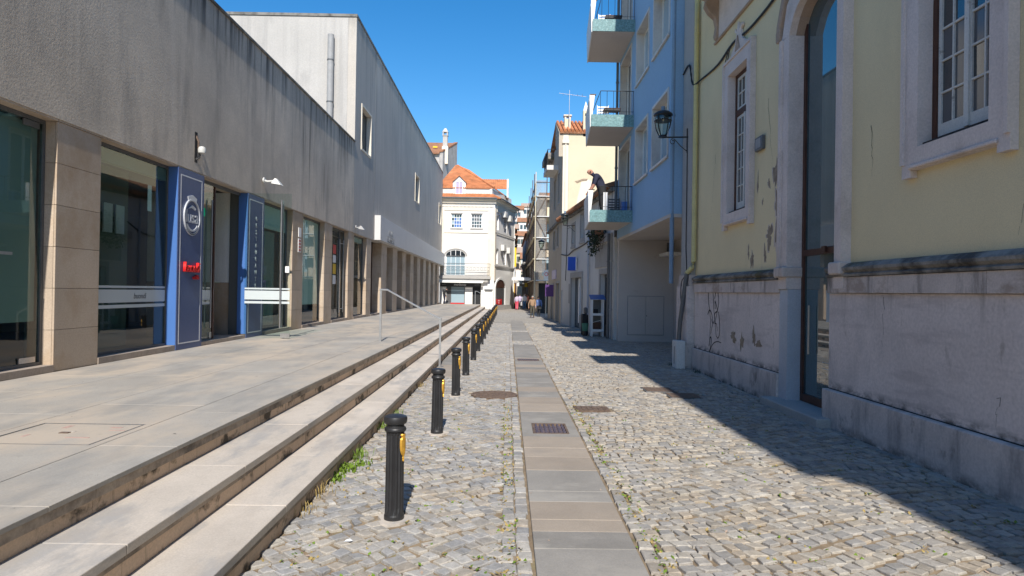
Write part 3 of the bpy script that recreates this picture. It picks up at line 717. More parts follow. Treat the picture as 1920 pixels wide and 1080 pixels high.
# entrance: one fixed leaf with tall handle, one leaf swung right out
a, b = openings[5]
soffit(a, b); bx('sill', 'stone_sill', gb, -6.705, -7.4, a+.003, b-.003, TZ, TZ+.085)
leaf = bx('door', 'clear', gb, GX-.006, GX+.006, a+.03, a+.98, TZ+.10, LZ-.06)
for dx in (.07, -.07): MB().tube([(GX+dx, a+.80, TZ+.35), (GX+dx, a+.80, LZ-.45)], .019, 10).build('door_handle', 'steel', leaf)
bx('frosted_band', 'frosted', leaf, GX+.007, GX+.010, a+.03, a+.98, 1.60, 1.83)
bx('frosted_line', 'frosted', leaf, GX+.007, GX+.010, a+.03, a+.98, 1.50, 1.56)
bx('patch_fitting', 'steel', leaf, GX-.02, GX+.02, a+.86, a+.98, TZ+.10, TZ+.25)
bx('door_frame', 'steel_dark', gb, GX-.03, GX+.03, a+.003, b-.003, LZ-.10, LZ-.032)
bx('door_frame', 'brown_wood', gb, GX-.05, GX+.02, a+1.03, a+1.09, TZ+.09, LZ-.11)
LY = b-.06
leaf = bx('door', 'door_glass', gb, -6.74, -5.57, LY-.006, LY+.006, TZ+.10, LZ-.04)
for dy in (-.065, .065): MB().tube([(-5.80, LY+dy, TZ+.28), (-5.80, LY+dy, LZ-.22)], .021, 10).build('door_handle', 'steel', leaf)
bx('frosted_band', 'frosted', leaf, -6.73, -5.58, LY-.010, LY-.007, 1.60, 1.83)
bx('frosted_line', 'frosted', leaf, -6.73, -5.58, LY-.010, LY-.007, 1.50, 1.56)
bx('frosted_line', 'frosted', leaf, -6.73, -5.58, LY-.010, LY-.007, 1.86, 1.90)
bx('patch_fitting', 'steel', leaf, -5.80, -5.57, LY-.02, LY+.02, TZ+.03, TZ+.14)
bx('lock_plate', 'white_clean', leaf, -5.70, -5.60, LY-.02, LY+.02, 2.30, 2.46)
bx('partition', 'blind_green', gb, -8.3, -8.35, 12.75, 14.3, TZ, LZ)
# inner side wall of the entrance lobby
lw = bx('lobby_wall', 'cladding', gb, -7.13, -9.3, b+.06, b+.2, TZ, 2.02)
bx('wall_board', 'white', lw, -7.13, -9.3, b+.055, b+.2, 2.025, LZ-.03)
f = shop_window(*openings[6]); a, b = openings[6]
bx('blind_or_reflection', 'reflection_white', f, GX-.06, GX-.012, a+.05, b-.05, LZ-.75, LZ-.10)  # pale sheet stands in for the white building reflected in the pane
bx('screen', 'screen', f, GX-.16, GX-.15, a+.05, b-.6, TZ+.2, LZ-.8)
f = shop_window(*openings[7]); a, b = openings[7]
bx('blind_or_reflection', 'reflection_white', f, GX-.06, GX-.03, a+.05, b-.05, TZ+.75, LZ-.10)  # pale sheet painted in place of the street's reflection in this glass
# double door with long handles and colour stickers
f = shop_window(*openings[8]); a, b = openings[8]
bx('door_stile', 'steel_dark', f, GX-.03, GX+.03, a+1.75, a+1.80, TZ+.15, LZ-.1)
for yy in (a+1.45, a+2.05):
    MB().tube([(GX+.12, yy, TZ+.35), (GX+.12, yy, LZ-.45)], .02, 8).build('door_handle', 'steel', f)
for zz in (TZ+.5, LZ-.6): MB().tube([(GX+.12, a+1.45, zz), (GX+.12, a+2.05, zz)], .012, 6).build('handle_bar', 'steel', f)
for za, zb, mm in ((3.30, 3.66, 'red'), (2.95, 3.25, 'white_clean'), (2.50, 2.90, 'yellow_sign'), (2.10, 2.45, 'white_clean')):
    bx('sticker', mm, f, GX+.008, GX+.011, a+.85, a+1.3, za, zb)
f = shop_window(*openings[9]); a, b = openings[9]
bx('poster', 'pane_light', f, GX-.05, GX-.03, a+.2, a+1.0, 1.4, 2.9)
bx('blind_or_reflection', 'white', f, GX-.14, GX-.02, a+.05, b-.05, LZ-.3, LZ-.10)
# furnishing that shows dimly through the big window
t = thing('pendant_lamp', 'drum lamp shade hanging behind the big shop window', 'lamp', (-8.6, 12.6, 3.0))
MB().lathe([(.16, 0), (.16, .22)], (-8.6, 12.6, 3.1), 14).build('lamp_shade', 'pane_light', t); MB().tube([(-8.6, 12.6, 3.3), (-8.6, 12.6, LZ)], .01, 5).build('cord', 'black', t)
t = thing('exit_sign', 'green exit sign inside the restaurant entrance', 'sign', (-7.5, 15.76, 3.6))
bx('face', 'green_lit', t, -7.75, -7.3, 15.75, 15.78, 3.60, 3.80)
for i in range(4):
    t = thing('dining_table', f'dark dining table inside the window, {["first","second","third","fourth"][i]} from the near pillar', 'table', (-9-.5*(i % 2), 10.6+i*.95, TZ), 'tables in the restaurant')
    bx('tabletop', 'brown_wood', t, -9.4-.5*(i % 2), -8.6-.5*(i % 2), 10.3+i*.95, 10.95+i*.95, TZ+.72, TZ+.76); bx('leg', 'black', t, -9.05-.5*(i % 2), -8.95-.5*(i % 2), 10.6+i*.95, 10.7+i*.95, TZ, TZ+.72)
for i in range(4):
    tag(bx('picture_frame', 'white_clean' if i == 3 else 'steel', None, -12.0, -11.97, 14.2+i*1.0, 14.55+i*1.0, 3.1, 4.0), f'framed picture on the dark restaurant wall, {["farthest left","second","third","brightest"][i]} of four', 'picture', 'pictures in the restaurant')

# blue advertising panels that wrap two pillars
def banner(y0, w, lab):
    t = thing('advertising_panel', lab, 'advertising panel', (FX, y0+w/2, TZ), 'blue panels beside the restaurant door')
    bx('face', 'panel_blue', t, -6.690, -6.705, y0-.03, y0+w+.03, TZ+.005, LZ-.035)
    bx('side_face', 'panel_side', t, -6.7055, -6.93, y0-.03, y0-.005, TZ+.11, LZ-.035)
    bx('side_face', 'panel_side', t, -6.7055, -6.93, y0+w+.005, y0+w+.03, TZ+.11, LZ-.035)
    MB().wall(mX, y0+.06, y0+w-.06, TZ+.12, LZ-.16, -6.687, -6.6915, ((y0+.085, y0+w-.085, TZ+.145, LZ-.185),)).build('border', 'silver', t)
    return t
t = banner(PIL[5], PW, 'blue panel with a silver round logo and red script, left of the entrance')
yc = PIL[5]+PW/2
zc = 3.36
def ring(yc, zc, ry, rz, w, x, a0=0, a1=360, n=40):
    m = MB(); vs = []; fs = []
    for i in range(n+1):
        a = R(a0+(a1-a0)*i/n); cs, sn = math.cos(a), math.sin(a)
        for rr in (1, 1-w):
            for dx in (0, .03): vs.append((x+dx, yc+ry*rr*cs, zc+rz*rr*sn))
    for i in range(n):
        k = i*4
        for p, q in ((0, 1), (1, 3), (3, 2), (2, 0)): fs.append((k+p, k+q, k+4+q, k+4+p))
    return m.add(vs, fs)
lg = ring(yc, zc, .35, .38, .085, -6.690).build('logo', 'silver', t)
text('lettering', 'lusa', .38, (-6.680, yc, zc+.0), FACE_PX, 'silver', lg, .012, sx=.95)
ring(yc, zc+.0, .29, .30, .13, -6.690, 215, 325, 16).build('logo_arc', 'silver', lg)
ring(yc, zc+.0, .33, .37, .08, -6.690, 205, 335, 18).build('logo_arc', 'silver', lg)
MB().prism([(-6.689, yc-.17, zc+.17), (-6.689, yc+.0, zc+.26), (-6.689, yc+.17, zc+.2), (-6.689, yc+.13, zc+.16), (-6.689, yc, zc+.2)], (.02, 0, 0)).build('logo_crest', 'silver', lg)
MB().prism([(-6.689, yc-.16, zc+.34), (-6.689, yc+.17, zc+.34), (-6.689, yc+.2, zc+.41), (-6.689, yc+.02, zc+.47), (-6.689, yc-.19, zc+.42)], (.02, 0, 0)).build('logo_crown', 'silver', lg)
lg = text('red_lettering', 'buondi', .30, (-6.655, yc-.02, 2.30), FACE_PX, 'red', t, .03, sx=.78, shear=.15)
text('red_lettering', 'caffè', .13, (-6.665, yc+.2, 2.10), FACE_PX, 'red', t, .02)
t = banner(PIL[6], PW, 'blue panel with RESTAURANTE set vertically, right of the entrance')
for i, ch in enumerate('RESTAURANTE'):
    text('lettering', ch, .16, (-6.684, PIL[6]+PW/2, 3.72-i*.177), FACE_PX, 'silver', t, .003)
# notices on the fifth pillar
tag(bx('notice_plate', 'white_clean', None, -6.705, -6.72, 20.95, 21.2, 3.55, 3.85), 'small white notice plate on the tan pillar, above the red one', 'sign', 'plates on the tan pillar')
t = thing('notice_plate', 'pinkish red and white notice plate on the tan pillar', 'sign', (-6.71, 21.05, 3.1), 'plates on the tan pillar')
bx('face', 'white_clean', t, -6.707, -6.72, 20.93, 21.2, 3.06, 3.50)
for i in range(4): bx('printed_line', 'paint_red', t, -6.703, -6.7072, 20.96, 21.17, 3.10+i*.1, 3.16+i*.1)

# fixtures on the grey wall
t = thing('wall_light', 'broken soot stained wall light with bare white bulb', 'lamp', (FX, 14.05, 4.7), 'lights on the grey wall')
MB().tube([(FX, 14.0, 5.12), (FX+.05, 14.0, 5.0), (FX+.04, 14.02, 4.82)], .022, 6).build('bracket', 'rust', t)
MB().lathe([(.03, 0), (.075, .03), (.085, .1), (.07, .15), (.03, .17)], (FX+.10, 14.05, 4.74), 12).build('bulb', 'lamp_white', t, smooth=True)
MB().tube([(FX, 14.0, 4.62), (FX+.06, 14.02, 4.68), (FX+.06, 14.05, 4.76)], .03, 6).build('socket', 'black', t)
bx('soot_mark', 'black_seam', t, FX, FX+.004, 13.93, 14.05, 4.55, 5.2)
def flood(y, z, lab, arm, mat='lamp_white'):
    t = thing('floodlight', lab, 'lamp', (FX, y, z), 'lights on the grey wall')
    MB().lathe([(.08, -.02), (.08, .02)], (0, 0, 0), 12).build('base_plate', mat, t).matrix_local = Matrix.Translation((.02, 0, 0)) @ Matrix.Rotation(R(90), 4, 'Y')
    MB().tube([(FX+.02, y, z), (FX+arm*.5, y+.02, z-.03), (FX+arm, y+.05, z-.01)], .035, 8).build('arm', mat, t)
    c = (FX+arm+.08, y+.08)
    MB().add([(c[0]-.10, c[1]-.13, z-.08), (c[0]+.16, c[1]-.13, z-.12), (c[0]+.16, c[1]+.13, z-.12), (c[0]-.10, c[1]+.13, z-.08), (c[0]-.03, c[1]-.06, z+.07), (c[0]+.02, c[1]-.06, z+.06), (c[0]+.02, c[1]+.06, z+.06), (c[0]-.03, c[1]+.06, z+.07)],
             [(0, 1, 2, 3), (4, 5, 6, 7), (0, 1, 5, 4), (1, 2, 6, 5), (2, 3, 7, 6), (3, 0, 4, 7)]).build('lamp_head', mat, t)
flood(17.8, 4.82, 'white floodlight on a short arm above the blue lettered panel', .26)
flood(28.6, 4.62, 'small grey spotlight near the white fascia', .16, 'pipe_grey')

# ================================================================== LEFT: TALL GREY BUILDING
tb = thing('tall_grey_building', 'taller grey rendered building with white fascia over a row of stone columns', 'building', (-10, 47, TZ))
w3 = [(29.45, 31.45, 8.25, 10.2), (46.5, 48.6, 8.3, 10.2), (62.4, 64.6, 8.35, 10.25)]
bx('facade', 'render_sunlit_copy', tb, FX-.36, -13.98, 28.242, 28.6, 7.9, 13.66)
MB().wall(mX, 28.24, 32.43, LZ, 13.66, FX, FX-.355, (w3[0],)).build('wall', 'render_tall', tb)
MB().wall(mX, 32.455, 65.8, LZ, 13.66, FX, FX-.355, tuple(w3[1:])).build('wall', 'render_tall', tb)
bx('expansion_joint', 'stone_grey', tb, FX-.02, FX-.1, 32.432, 32.453, LZ, 13.66)
bx('facade', 'render_sunlit_copy', tb, FX-.36, -13.98, 65.5, 65.8, LZ, 13.66)
bx('roof', 'coping', tb, FX+.03, -14, 28.2, 65.84, 13.665, 13.78)
bx('room', 'room', tb, -12.4, -12.6, 28.7, 65.4, TZ, 13.6); bx('room_ceiling', 'room', tb, -7.3, -12.39, 28.7, 65.4, LZ+.02, LZ+.1)
bx('room_floor', 'room_floor', tb, -6.96, -12.39, 34.51, 65.4, TZ-.04, TZ+.002)
for (a, b, c, d) in w3:
    f = MB().wall(mX, a-.06, b+.06, c-.06, d+.06, FX+.035, FX-.30, ((a+.03, b-.03, c+.03, d-.03),)).build('window', 'cream_pale', tb)
    MB().wall(mX, a+.031, b-.031, c+.031, d-.031, FX-.20, FX-.26, ((a+.09, (a+b)/2-.03, c+.09, d-.09), ((a+b)/2+.03, b-.09, c+.09, d-.09))).build('frame', 'steel_dark', f)
    for ya, yb in ((a+.09, (a+b)/2-.03), ((a+b)/2+.03, b-.09)): bx('pane', 'pane', f, FX-.22, FX-.24, ya, yb, c+.09, d-.09)
t = thing('vent_pipe', 'tall grey vent pipe clamped to the sunlit end wall above the low roof', 'pipe', (-7.76, 28.1, 7.9))
MB().tube([(-7.76, 28.08, 7.9), (-7.76, 28.08, 12.82)], .135, 14).build('pipe', 'pipe_grey', t, smooth=True)
for zz in (9.9, 11.7): MB().lathe([(.15, 0), (.15, .05)], (-7.76, 28.08, zz), 14).build('clamp', 'steel_dark', t)
COL = [34.7+3.45*k for k in range(9)]
for y0 in COL:
    zt = LZ-.002; h = (zt-TZ)/6
    bx('pillar_core', 'room', tb, -6.756, -7.5, y0+.03, y0+1.52, TZ, zt)
    for i in range(6):
        za, zb = TZ+i*h, TZ+(i+1)*h
        bx('cladding_tile', 'cladding', tb, -6.722, -6.754, y0+.002, y0+1.55, za+.003, zb-.003)
        if i % 2 == 0: bx('cladding_tile', 'cladding', tb, -6.7565, -7.5, y0+.002, y0+.029, za+.003, zb+h-.003)
prev = 32.1
for y0 in COL+[65.75]:
    bx('sill', 'stone_sill', tb, -6.705, -7.3, prev+.003, y0-.003, TZ, TZ+.09)
    f = MB().wall(mX, prev+.003, y0-.003, TZ+.091, LZ-.003, -7.20, -7.26, ((prev+.06, y0-.06, TZ+.15, LZ-.06),)).build('shop_window', 'brown_wood', tb)
    bx('pane', 'clear', f, -7.225, -7.235, prev+.061, y0-.061, TZ+.151, LZ-.061)
    prev = y0+1.55
t = thing('fascia_sign', 'long white fascia box with small dark lettering over the columns', 'sign', (FX, 33, LZ+.03))
y = 32.7
seams = [32.7, 41.0, 44.2, 47.0, 50.0, 53.0, 56.0, 59.0, 62.0, 66.3]
for a, b in zip(seams, seams[1:]):
    MB().box(FX+.003, FX+.30, a+.006, b-.006, LZ+.03, 5.62).build('fascia_panel', 'fascia', t)
text('lettering', 'ATELIER', .36, (FX+.303, 35.6, 4.93), FACE_PX, 'pipe_grey', t, .006)
text('lettering', 'CLUBBOX', .46, (FX+.303, 35.6, 4.56), FACE_PX, 'steel_dark', t, .006)
# ================================================================== RIGHT: YELLOW HOUSE
yh = thing('yellow_house', 'large old yellow house with white stone window frames and stained plinth', 'house', (9, 6, 0))
WX = 4.86; HY0, HY1 = -6.5, 16.75
WINS = [13.79, 7.07]                      # centres of the two ground floor windows
OW, OZ0, OZ1 = .57, 3.72, 6.72
DY0, DY1, DZ = 9.50, 11.16, 6.40
DC = (DY0+DY1)/2          # door opening, height of its springing
OW2 = OW+.012
ops = [(c-OW2, c+OW2, OZ0-.052, OZ1+.012) for c in WINS]+[(c-OW, c+OW, OZ0, OZ1) for c in (3.3, -.5)]+[(DY0, DY1, -.2, 7.0)]
wl = MB().wall(mX, HY0, HY1, 2.30, 12.4, WX, WX+.6, ops)
wl.build('wall', 'yellow', yh)
# head of the door: fills the corners of the opening above the springing
arch = [(DY1, 6.36), (DY1-.04, 6.44), (DY1-.16, 6.62), (DY1-.30, 6.74), (DY1-.52, 6.84), ((DY0+DY1)/2, 6.90)]
arch = arch+[(DY0+DY1-y, z) for y, z in arch[::-1][1:]]
poly = [(WX+.012, y, z) for y, z in arch]+[(WX+.012, DY0, 7.02), (WX+.012, DY1, 7.02)]
MB().prism(poly, (.5, 0, 0)).build('door_head', 'surround_warm', yh)
# lower wall, plinth, band and moulding, left and right of the door
SW = .31
def lower(y0, y1, px):
    bx('dado_wall', 'lilac', yh, WX-.06, WX+.5, y0, y1, .545, 1.95)
    MB().box(WX-.06-px, WX+.5, y0-(.0 if y0 > 11 else 0), y1, -.1, .54).build('plinth', 'plinth', yh, bevel=.012)
    bx('seam', 'black_seam', yh, WX-.07, WX+.4, y0, y1, .5405, .552)
    n = max(1, round((y1-y0)/3.0)); w = (y1-y0)/n
    for i in range(n):
        MB().box(WX-.10, WX+.4, y0+i*w+.003, y0+(i+1)*w-.003, 1.955, 2.185).build('band', 'band', yh, bevel=.006)
    # moulded string course
    pf = [(WX-.06, 2.19), (WX-.12, 2.19), (WX-.13, 2.22), (WX-.10, 2.245), (WX-.145, 2.28), (WX-.15, 2.315), (WX-.06, 2.375), (WX-.003, 2.39), (WX-.003, 2.19)]
    MB().prism([(x, y0, z) for x, z in pf], (0, y1-y0, 0)).build('moulding', 'moulding', yh)
lower(HY0, 9.73, .10); lower(DY1+SW, HY1, .06)
# stone surround of the door
def jamb(y0, y1, bx0=.08):
    bx('door_surround', 'surround', yh, WX-.11, WX+.55, y0, y1, 2.02, 6.36)
    bx('door_surround', 'pale_blue', yh, WX-bx0, WX+.55, y0+.002, y1-.002, -.05, 2.015)
    yo = y1-.10 if y0 > DY0 else y0
    bx('surround_fillet', 'surround', yh, WX-.15, WX-.1105, yo, yo+.10, 2.3, 6.36)
    MB().box(WX-.19, WX+.4, min(y0, yo)-.03, y1+.03, 2.22, 2.40).build('surround_base', 'band', yh, bevel=.02)
jamb(DY1-.015, DY1+SW); jamb(DY0-.25, DY0+.015, .03)
outer = [(y+(SW if y > DC else -SW*.75)*(.2+.8*abs(y-DC)/.83), z+(.30 if abs(y-DC) < .72 else .02)) for y, z in arch]
m = MB(); vs = []; fs = []
for (y, z), (yo, zo) in zip(arch, outer):
    vs += [(WX-.11, y, z), (WX-.11, yo, zo), (WX+.01, yo, zo), (WX+.01, y, z)]
for i in range(len(arch)-1):
    for a in range(4): fs.append((i*4+a, i*4+(a+1) % 4, i*4+4+(a+1) % 4, i*4+4+a))
fs += [(0, 1, 2, 3), tuple(range(len(vs)-4, len(vs)))]
m.add(vs, fs).build('door_arch', 'surround', yh)
# scroll that the arch springs from, and ornament over it
m = MB()
m.prism([(WX-.17, DY1+.30, 6.36), (WX-.17, DY1+.42, 6.50), (WX-.17, DY1+.40, 6.66), (WX-.17, DY1+.22, 7.05), (WX-.17, DY1+.05, 7.35), (WX-.17, DY1-.1, 7.35), (WX-.17, DY1+.12, 6.9), (WX-.17, DY1+.27, 6.6)], (.17, 0, 0))
m.build('arch_scroll', 'surround_warm', yh, bevel=.02)
MB().prism([(WX-.12, DY1+.30, 6.36), (WX-.12, DY1+.55, 6.42), (WX-.12, DY1+.55, 6.6), (WX-.12, DY1+.43, 6.7), (WX-.12, DY1+.36, 6.5)], (.12, 0, 0)).build('arch_ear', 'surround_warm', yh, bevel=.02)
# the door leaf: brown frame, teal glass
f = MB().wall(mX, DY0, DY1, .13, 6.9, WX+0.1500, WX+0.2200, ((DY0+.10, DY1-.10, .26, 2.58), (DY0+.10, DY1-.10, 2.68, 6.8))).build('door', 'brown_wood', yh)
bx('pane', 'pane_teal', f, WX+0.1800, WX+0.1900, DY0+.10, DY1-.10, .26, 2.58); bx('pane', 'pane_teal', f, WX+0.1800, WX+0.1900, DY0+.10, DY1-.10, 2.68, 6.8)
MB().tube([(WX+0.1100, DY1-.40, .95), (WX+0.1100, DY1-.40, 1.75)], .015, 8).build('door_handle', 'steel', f)
bx('poster', 'pane_light', f, WX+0.1720, WX+0.1790, DY0+.36, DY0+.80, 1.50, 2.0)
bx('poster_spot', 'red', f, WX+0.1690, WX+0.1715, DY0+.45, DY0+.55, 1.62, 1.74)
for zz in (1.1, 1.0): bx('sticker', 'pane_light', f, WX+0.1720, WX+0.1790, DY0+.2, DY0+.9, zz-.25, zz-.24)
for yy in (DY0+.35, DY0+.75): bx('door_hinge', 'brown_wood', f, WX+0.1100, WX+0.1490, yy, yy+.12, 2.60, 2.70)
MB().box(WX-.36, WX+.6, DY0-.05, DY1+SW+.12, -.06, .125).build('doorstep', 'stone_grey', yh, bevel=.012)
# windows: stone frame with ears, brown box frame, two white casements of small panes
def window(c, label=None):
    a, b = c-OW, c+OW
    oa, ob = c-.86, c+.86
    m = MB()
    pts = [(oa, 3.34), (oa+.17, 3.34), (oa+.17, 3.43), (ob-.17, 3.43), (ob-.17, 3.34), (ob, 3.34), (ob, 7.05), (oa, 7.05)]
    x0, x1 = WX-.085, WX-.002
    fr = MB().wall(mX, oa, ob, 3.42, 7.06, x0, x1, ((a, b, OZ0-.04, OZ1),)).build('window', 'surround', yh)
    MB().wall(mX, a-.011, b+.011, OZ0-.051, OZ1+.011, x1+.0005, WX+.088, ((a, b, OZ0-.04, OZ1),)).build('reveal', 'surround', fr)
    bx('frame_ear', 'surround', fr, x0-.001, x1, oa, oa+.17, 3.335, 3.419); bx('frame_ear', 'surround', fr, x0-.001, x1, ob-.17, ob, 3.335, 3.419)
    MB().box(x0-.03, x0-.0005, oa+.15, ob-.15, 3.43, 3.475).build('sill_moulding', 'surround', fr, bevel=.01)
    for yy in (oa, ob-.055): bx('frame_moulding', 'surround', fr, x0-.03, x0-.0005, yy, yy+.055, 3.50, 7.06)
    bx('frame_moulding', 'surround', fr, x0-.03, x0-.0005, oa+.056, ob-.056, 7.005, 7.06)
    bx('sill', 'black_seam', fr, WX-.02, WX+.17, a+.001, b-.001, OZ0-.039, OZ0+.004)
    # ornament on top
    orn = [(c-.5, 7.06), (c-.42, 7.16), (c-.2, 7.30), (c-.12, 7.50), (c-.22, 7.55), (c-.2, 7.62), (c-.03, 7.52), (c+.03, 7.72), (c+.10, 7.52), (c+.2, 7.62), (c+.24, 7.54), (c+.12, 7.48), (c+.2, 7.28), (c+.42, 7.16), (c+.5, 7.06)]
    MB().prism([(WX-.07, y, z) for y, z in orn], (.067, 0, 0)).build('ornament', 'surround', fr, bevel=.018, seg=2)
    MB().prism([(WX-.10, y, z) for y, z in ((c-.13, 7.09), (c+.13, 7.09), (c+.05, 7.28), (c, 7.42), (c-.05, 7.28))], (.0295, 0, 0)).build('ornament_boss', 'surround_warm', fr, bevel=.01)
    bxf = MB().wall(mX, a+.001, b-.001, OZ0+.005, OZ1-.001, WX+.09, WX+.26, ((a+.07, b-.07, OZ0+.05, 5.80), (a+.07, b-.07, 5.93, OZ1-.07)))
    bxf.build('box_frame', 'brown_wood', fr)
    xs0, xs1 = WX+.11, WX+.16
    def sash(ya, yb, za, zb, nc, nr, rail):
        wy = (yb-ya-.10-.022*(nc-1))/nc; wz = (zb-za-rail-.06-.022*(nr-1))/nr
        cells = []
        for i in range(nc):
            for j in range(nr):
                y0 = ya+.05+i*(wy+.022); z0 = za+rail+j*(wz+.022); cells.append((y0, y0+wy, z0, z0+wz))
        MB().wall(mX, ya, yb, za, zb, xs0, xs1, cells).build('casement', 'white_wood', fr)
        for (y0, y1, z0, z1) in cells:
            mm = 'pane_milky' if z0 < 4.9 and random.random() < .75 else 'pane'
            o = bx('pane', mm, fr, xs0+.022, xs0+.028, y0-.001, y1+.001, z0-.001, z1+.001)
            o.rotation_euler = (random.uniform(-.006, .006), random.uniform(-.006, .006), random.uniform(-.012, .012))
    sash(a+.075, c-.004, OZ0+.055, 5.795, 2, 5, .14); sash(c+.004, b-.075, OZ0+.055, 5.795, 2, 5, .14)
    sash(a+.075, c-.004, 5.935, OZ1-.075, 2, 2, .05); sash(c+.004, b-.075, 5.935, OZ1-.075, 2, 2, .05)
    bx('meeting_stile', 'white_wood', fr, xs0-.025, xs0-.0005, c-.035, c+.035, OZ0+.06, 5.79)
for c in WINS: window(c)
for c in (3.3, -.5): bx('window_board', 'brown_wood', yh, WX+.2, WX+.25, c-OW, c+OW, OZ0, OZ1)
# upper floor balcony on scrolled brackets, cornice, roof
def bracket(yc):
    pf = [(0, 0), (-.07, .02), (-.09, .10), (-.06, .30), (-.10, .50), (-.24, .62), (-.34, .78), (-.30, .95), (-.48, 1.0), (-.62, 1.12), (-.66, 1.30), (0, 1.30)]
    MB().prism([(WX+x-.001, yc-.10, 7.90+z) for x, z in pf], (0, .20, 0)).build('balcony_bracket', 'surround_warm', yh, bevel=.02)
bracket(15.35); bracket(12.6)
bx('balcony_shadow_slab', 'surround_warm', yh, 3.10, WX, 12.3, 15.75, 9.21, 9.42)  # projection chosen for the shadow it throws, slab out of view
bx('balcony_shadow_slab', 'surround_warm', yh, 3.10, WX, 7.7, 9.75, 9.21, 9.42)  # out-of-view slab added to cast shadow further along the street
MB().tube([(WX-.03, 15.5, 7.86), (WX-.03, 14.0, 7.87), (WX-.03, 12.2, 7.88)], .03, 6).build('string_moulding', 'surround_warm', yh)
bx('wall_panel', 'surround', yh, WX-.02, WX-.001, 12.0, 15.3, 7.92, 9.2)
for a, b in ((HY0, 6.4), (7.6, 17.95)):
    bx('cornice', 'surround', yh, 4.0, 5.3, a, b, 12.402, 12.62); bx('cornice', 'surround', yh, 4.3, 5.3, a, b, 12.15, 12.4)  # out of view; overhang and gap shaped to set the street's shadow edge
bx('roof', 'terracotta_old', yh, 4.9, 14, HY0, 17.9, 12.63, 12.8)
bx('wall', 'yellow', yh, 13.5, 13.9, HY0, 17.9, -.1, 12.4); bx('wall', 'yellow', yh, WX+.61, 13.49, 17.4, 17.9, -.1, 12.4); bx('wall', 'yellow', yh, WX+.61, 13.49, HY0, HY0+.4, -.1, 12.4)
# corner pilaster next to the blue house
bx('pilaster', 'stone_grey', yh, WX-.12, WX+.6, 16.95, 17.9, 2.42, 12.14)
bx('pilaster', 'band', yh, WX-.17, WX+.6, 16.9, 17.95, 2.12, 2.415); bx('pilaster', 'lilac', yh, WX-.22, WX+.6, 16.9, 17.95, .60, 2.118)
bx('pilaster', 'plinth', yh, WX-.28, WX+.6, 16.88, 18.0, -.1, .598); bx('pilaster', 'yellow', yh, WX, WX+.6, 16.75, 16.95, -.1, 12.4)
# peeled plaster patches and paint runs
def patch(y0, z0, ry, rz, seed, name='peeled_patch', mat='peeled', x=WX-.0045):
    r = random.Random(seed); n = 44; pts = []; ph = [r.uniform(0, 6.28) for _ in range(5)]
    for k in range(n):
        a = 2*math.pi*k/n
        q = .78+.22*math.sin(2*a+ph[0])+.18*math.sin(3*a+ph[1])+.14*math.sin(5*a+ph[2])+.11*math.sin(9*a+ph[3])+.08*math.sin(14*a+ph[4])+r.uniform(-.07, .07)
        pts.append((x, y0+ry*q*math.cos(a), z0+rz*q*math.sin(a)))
    MB().prism(pts, (.004, 0, 0)).build(name, mat, yh)
    if name == 'peeled_patch':
        MB().prism([(x+.002, y0+(q[1]-y0)*1.22+.01, z0+(q[2]-z0)*1.12) for q in pts], (.002, 0, 0)).build('plaster_edge', 'band', yh)
for i, (y, z, ry, rz) in enumerate(((11.72, 3.5, .22, .70), (11.86, 4.15, .14, .32), (12.15, 3.02, .17, .22), (12.35, 2.68, .06, .18), (11.62, 3.0, .08, .5), (13.0, 2.62, .08, .2), (13.2, 2.78, .05, .14), (12.75, 4.1, .03, .25), (12.5, 3.7, .04, .06), (12.2, 4.0, .06, .10), (11.75, 4.6, .05, .35))):
    patch(y, z, ry, rz, 40+i)
for i, (y, z, ry, rz) in enumerate(((13.85, 1.02, .24, .16), (13.35, .95, .13, .26), (12.7, 1.10, .10, .26), (12.45, .98, .16, .12))):
    patch(y, z, ry*.8, rz*.8, 70+i, x=WX-.0645, name='stain_patch')
# graffiti tag, brushed strokes of black paint
GXX = WX-.064
def stroke(pts, r=.017):
    P2 = [Vector((GXX, y, z)) for y, z in pts]; out = []
    for i in range(len(P2)-1):
        p0, p1, p2, p3 = P2[max(i-1, 0)], P2[i], P2[i+1], P2[min(i+2, len(P2)-1)]
        for k in range(5):
            u = k/5; out.append(.5*((2*p1)+(-p0+p2)*u+(2*p0-5*p1+4*p2-p3)*u*u+(-p0+3*p1-3*p2+p3)*u**3))
    out.append(P2[-1]); n = len(out); vs = []; fs = []
    for i, p in enumerate(out):
        d = (out[min(i+1, n-1)]-out[max(i-1, 0)]).normalized(); s = Vector((0, -d.z, d.y))*r*(1.25-.7*i/n)
        vs += [p+s, p-s]
    for i in range(n-1): fs.append((i*2, i*2+1, i*2+3, i*2+2))
    MB().add(vs, fs).build('graffiti_stroke', 'graffiti', yh)
def gp(x, z): return (15.75-x*.0108, 2.02-z*.00262)   # strokes laid out on a small grid
for s in (((12, 10), (15, 110), (25, 200), (30, 290), (27, 400), (25, 500)), ((46, 30), (50, 120), (52, 170), (58, 250), (48, 300), (35, 260)), ((57, 80), (66, 15), (78, 20), (84, 110), (76, 190), (66, 260), (64, 330), (70, 400)),
          ((10, 225), (22, 185), (34, 200), (42, 240), (46, 300), (40, 340), (33, 400)), ((62, 170), (60, 100), (76, 180), (60, 210), (58, 290), (72, 300), (78, 360)), ((84, 190), (92, 290), (92, 380), (82, 420), (70, 400)),
          ((22, 510), (30, 430), (38, 440), (36, 490), (26, 560), (42, 500), (60, 465), (84, 450), (104, 455))):
    stroke([gp(*p) for p in s])

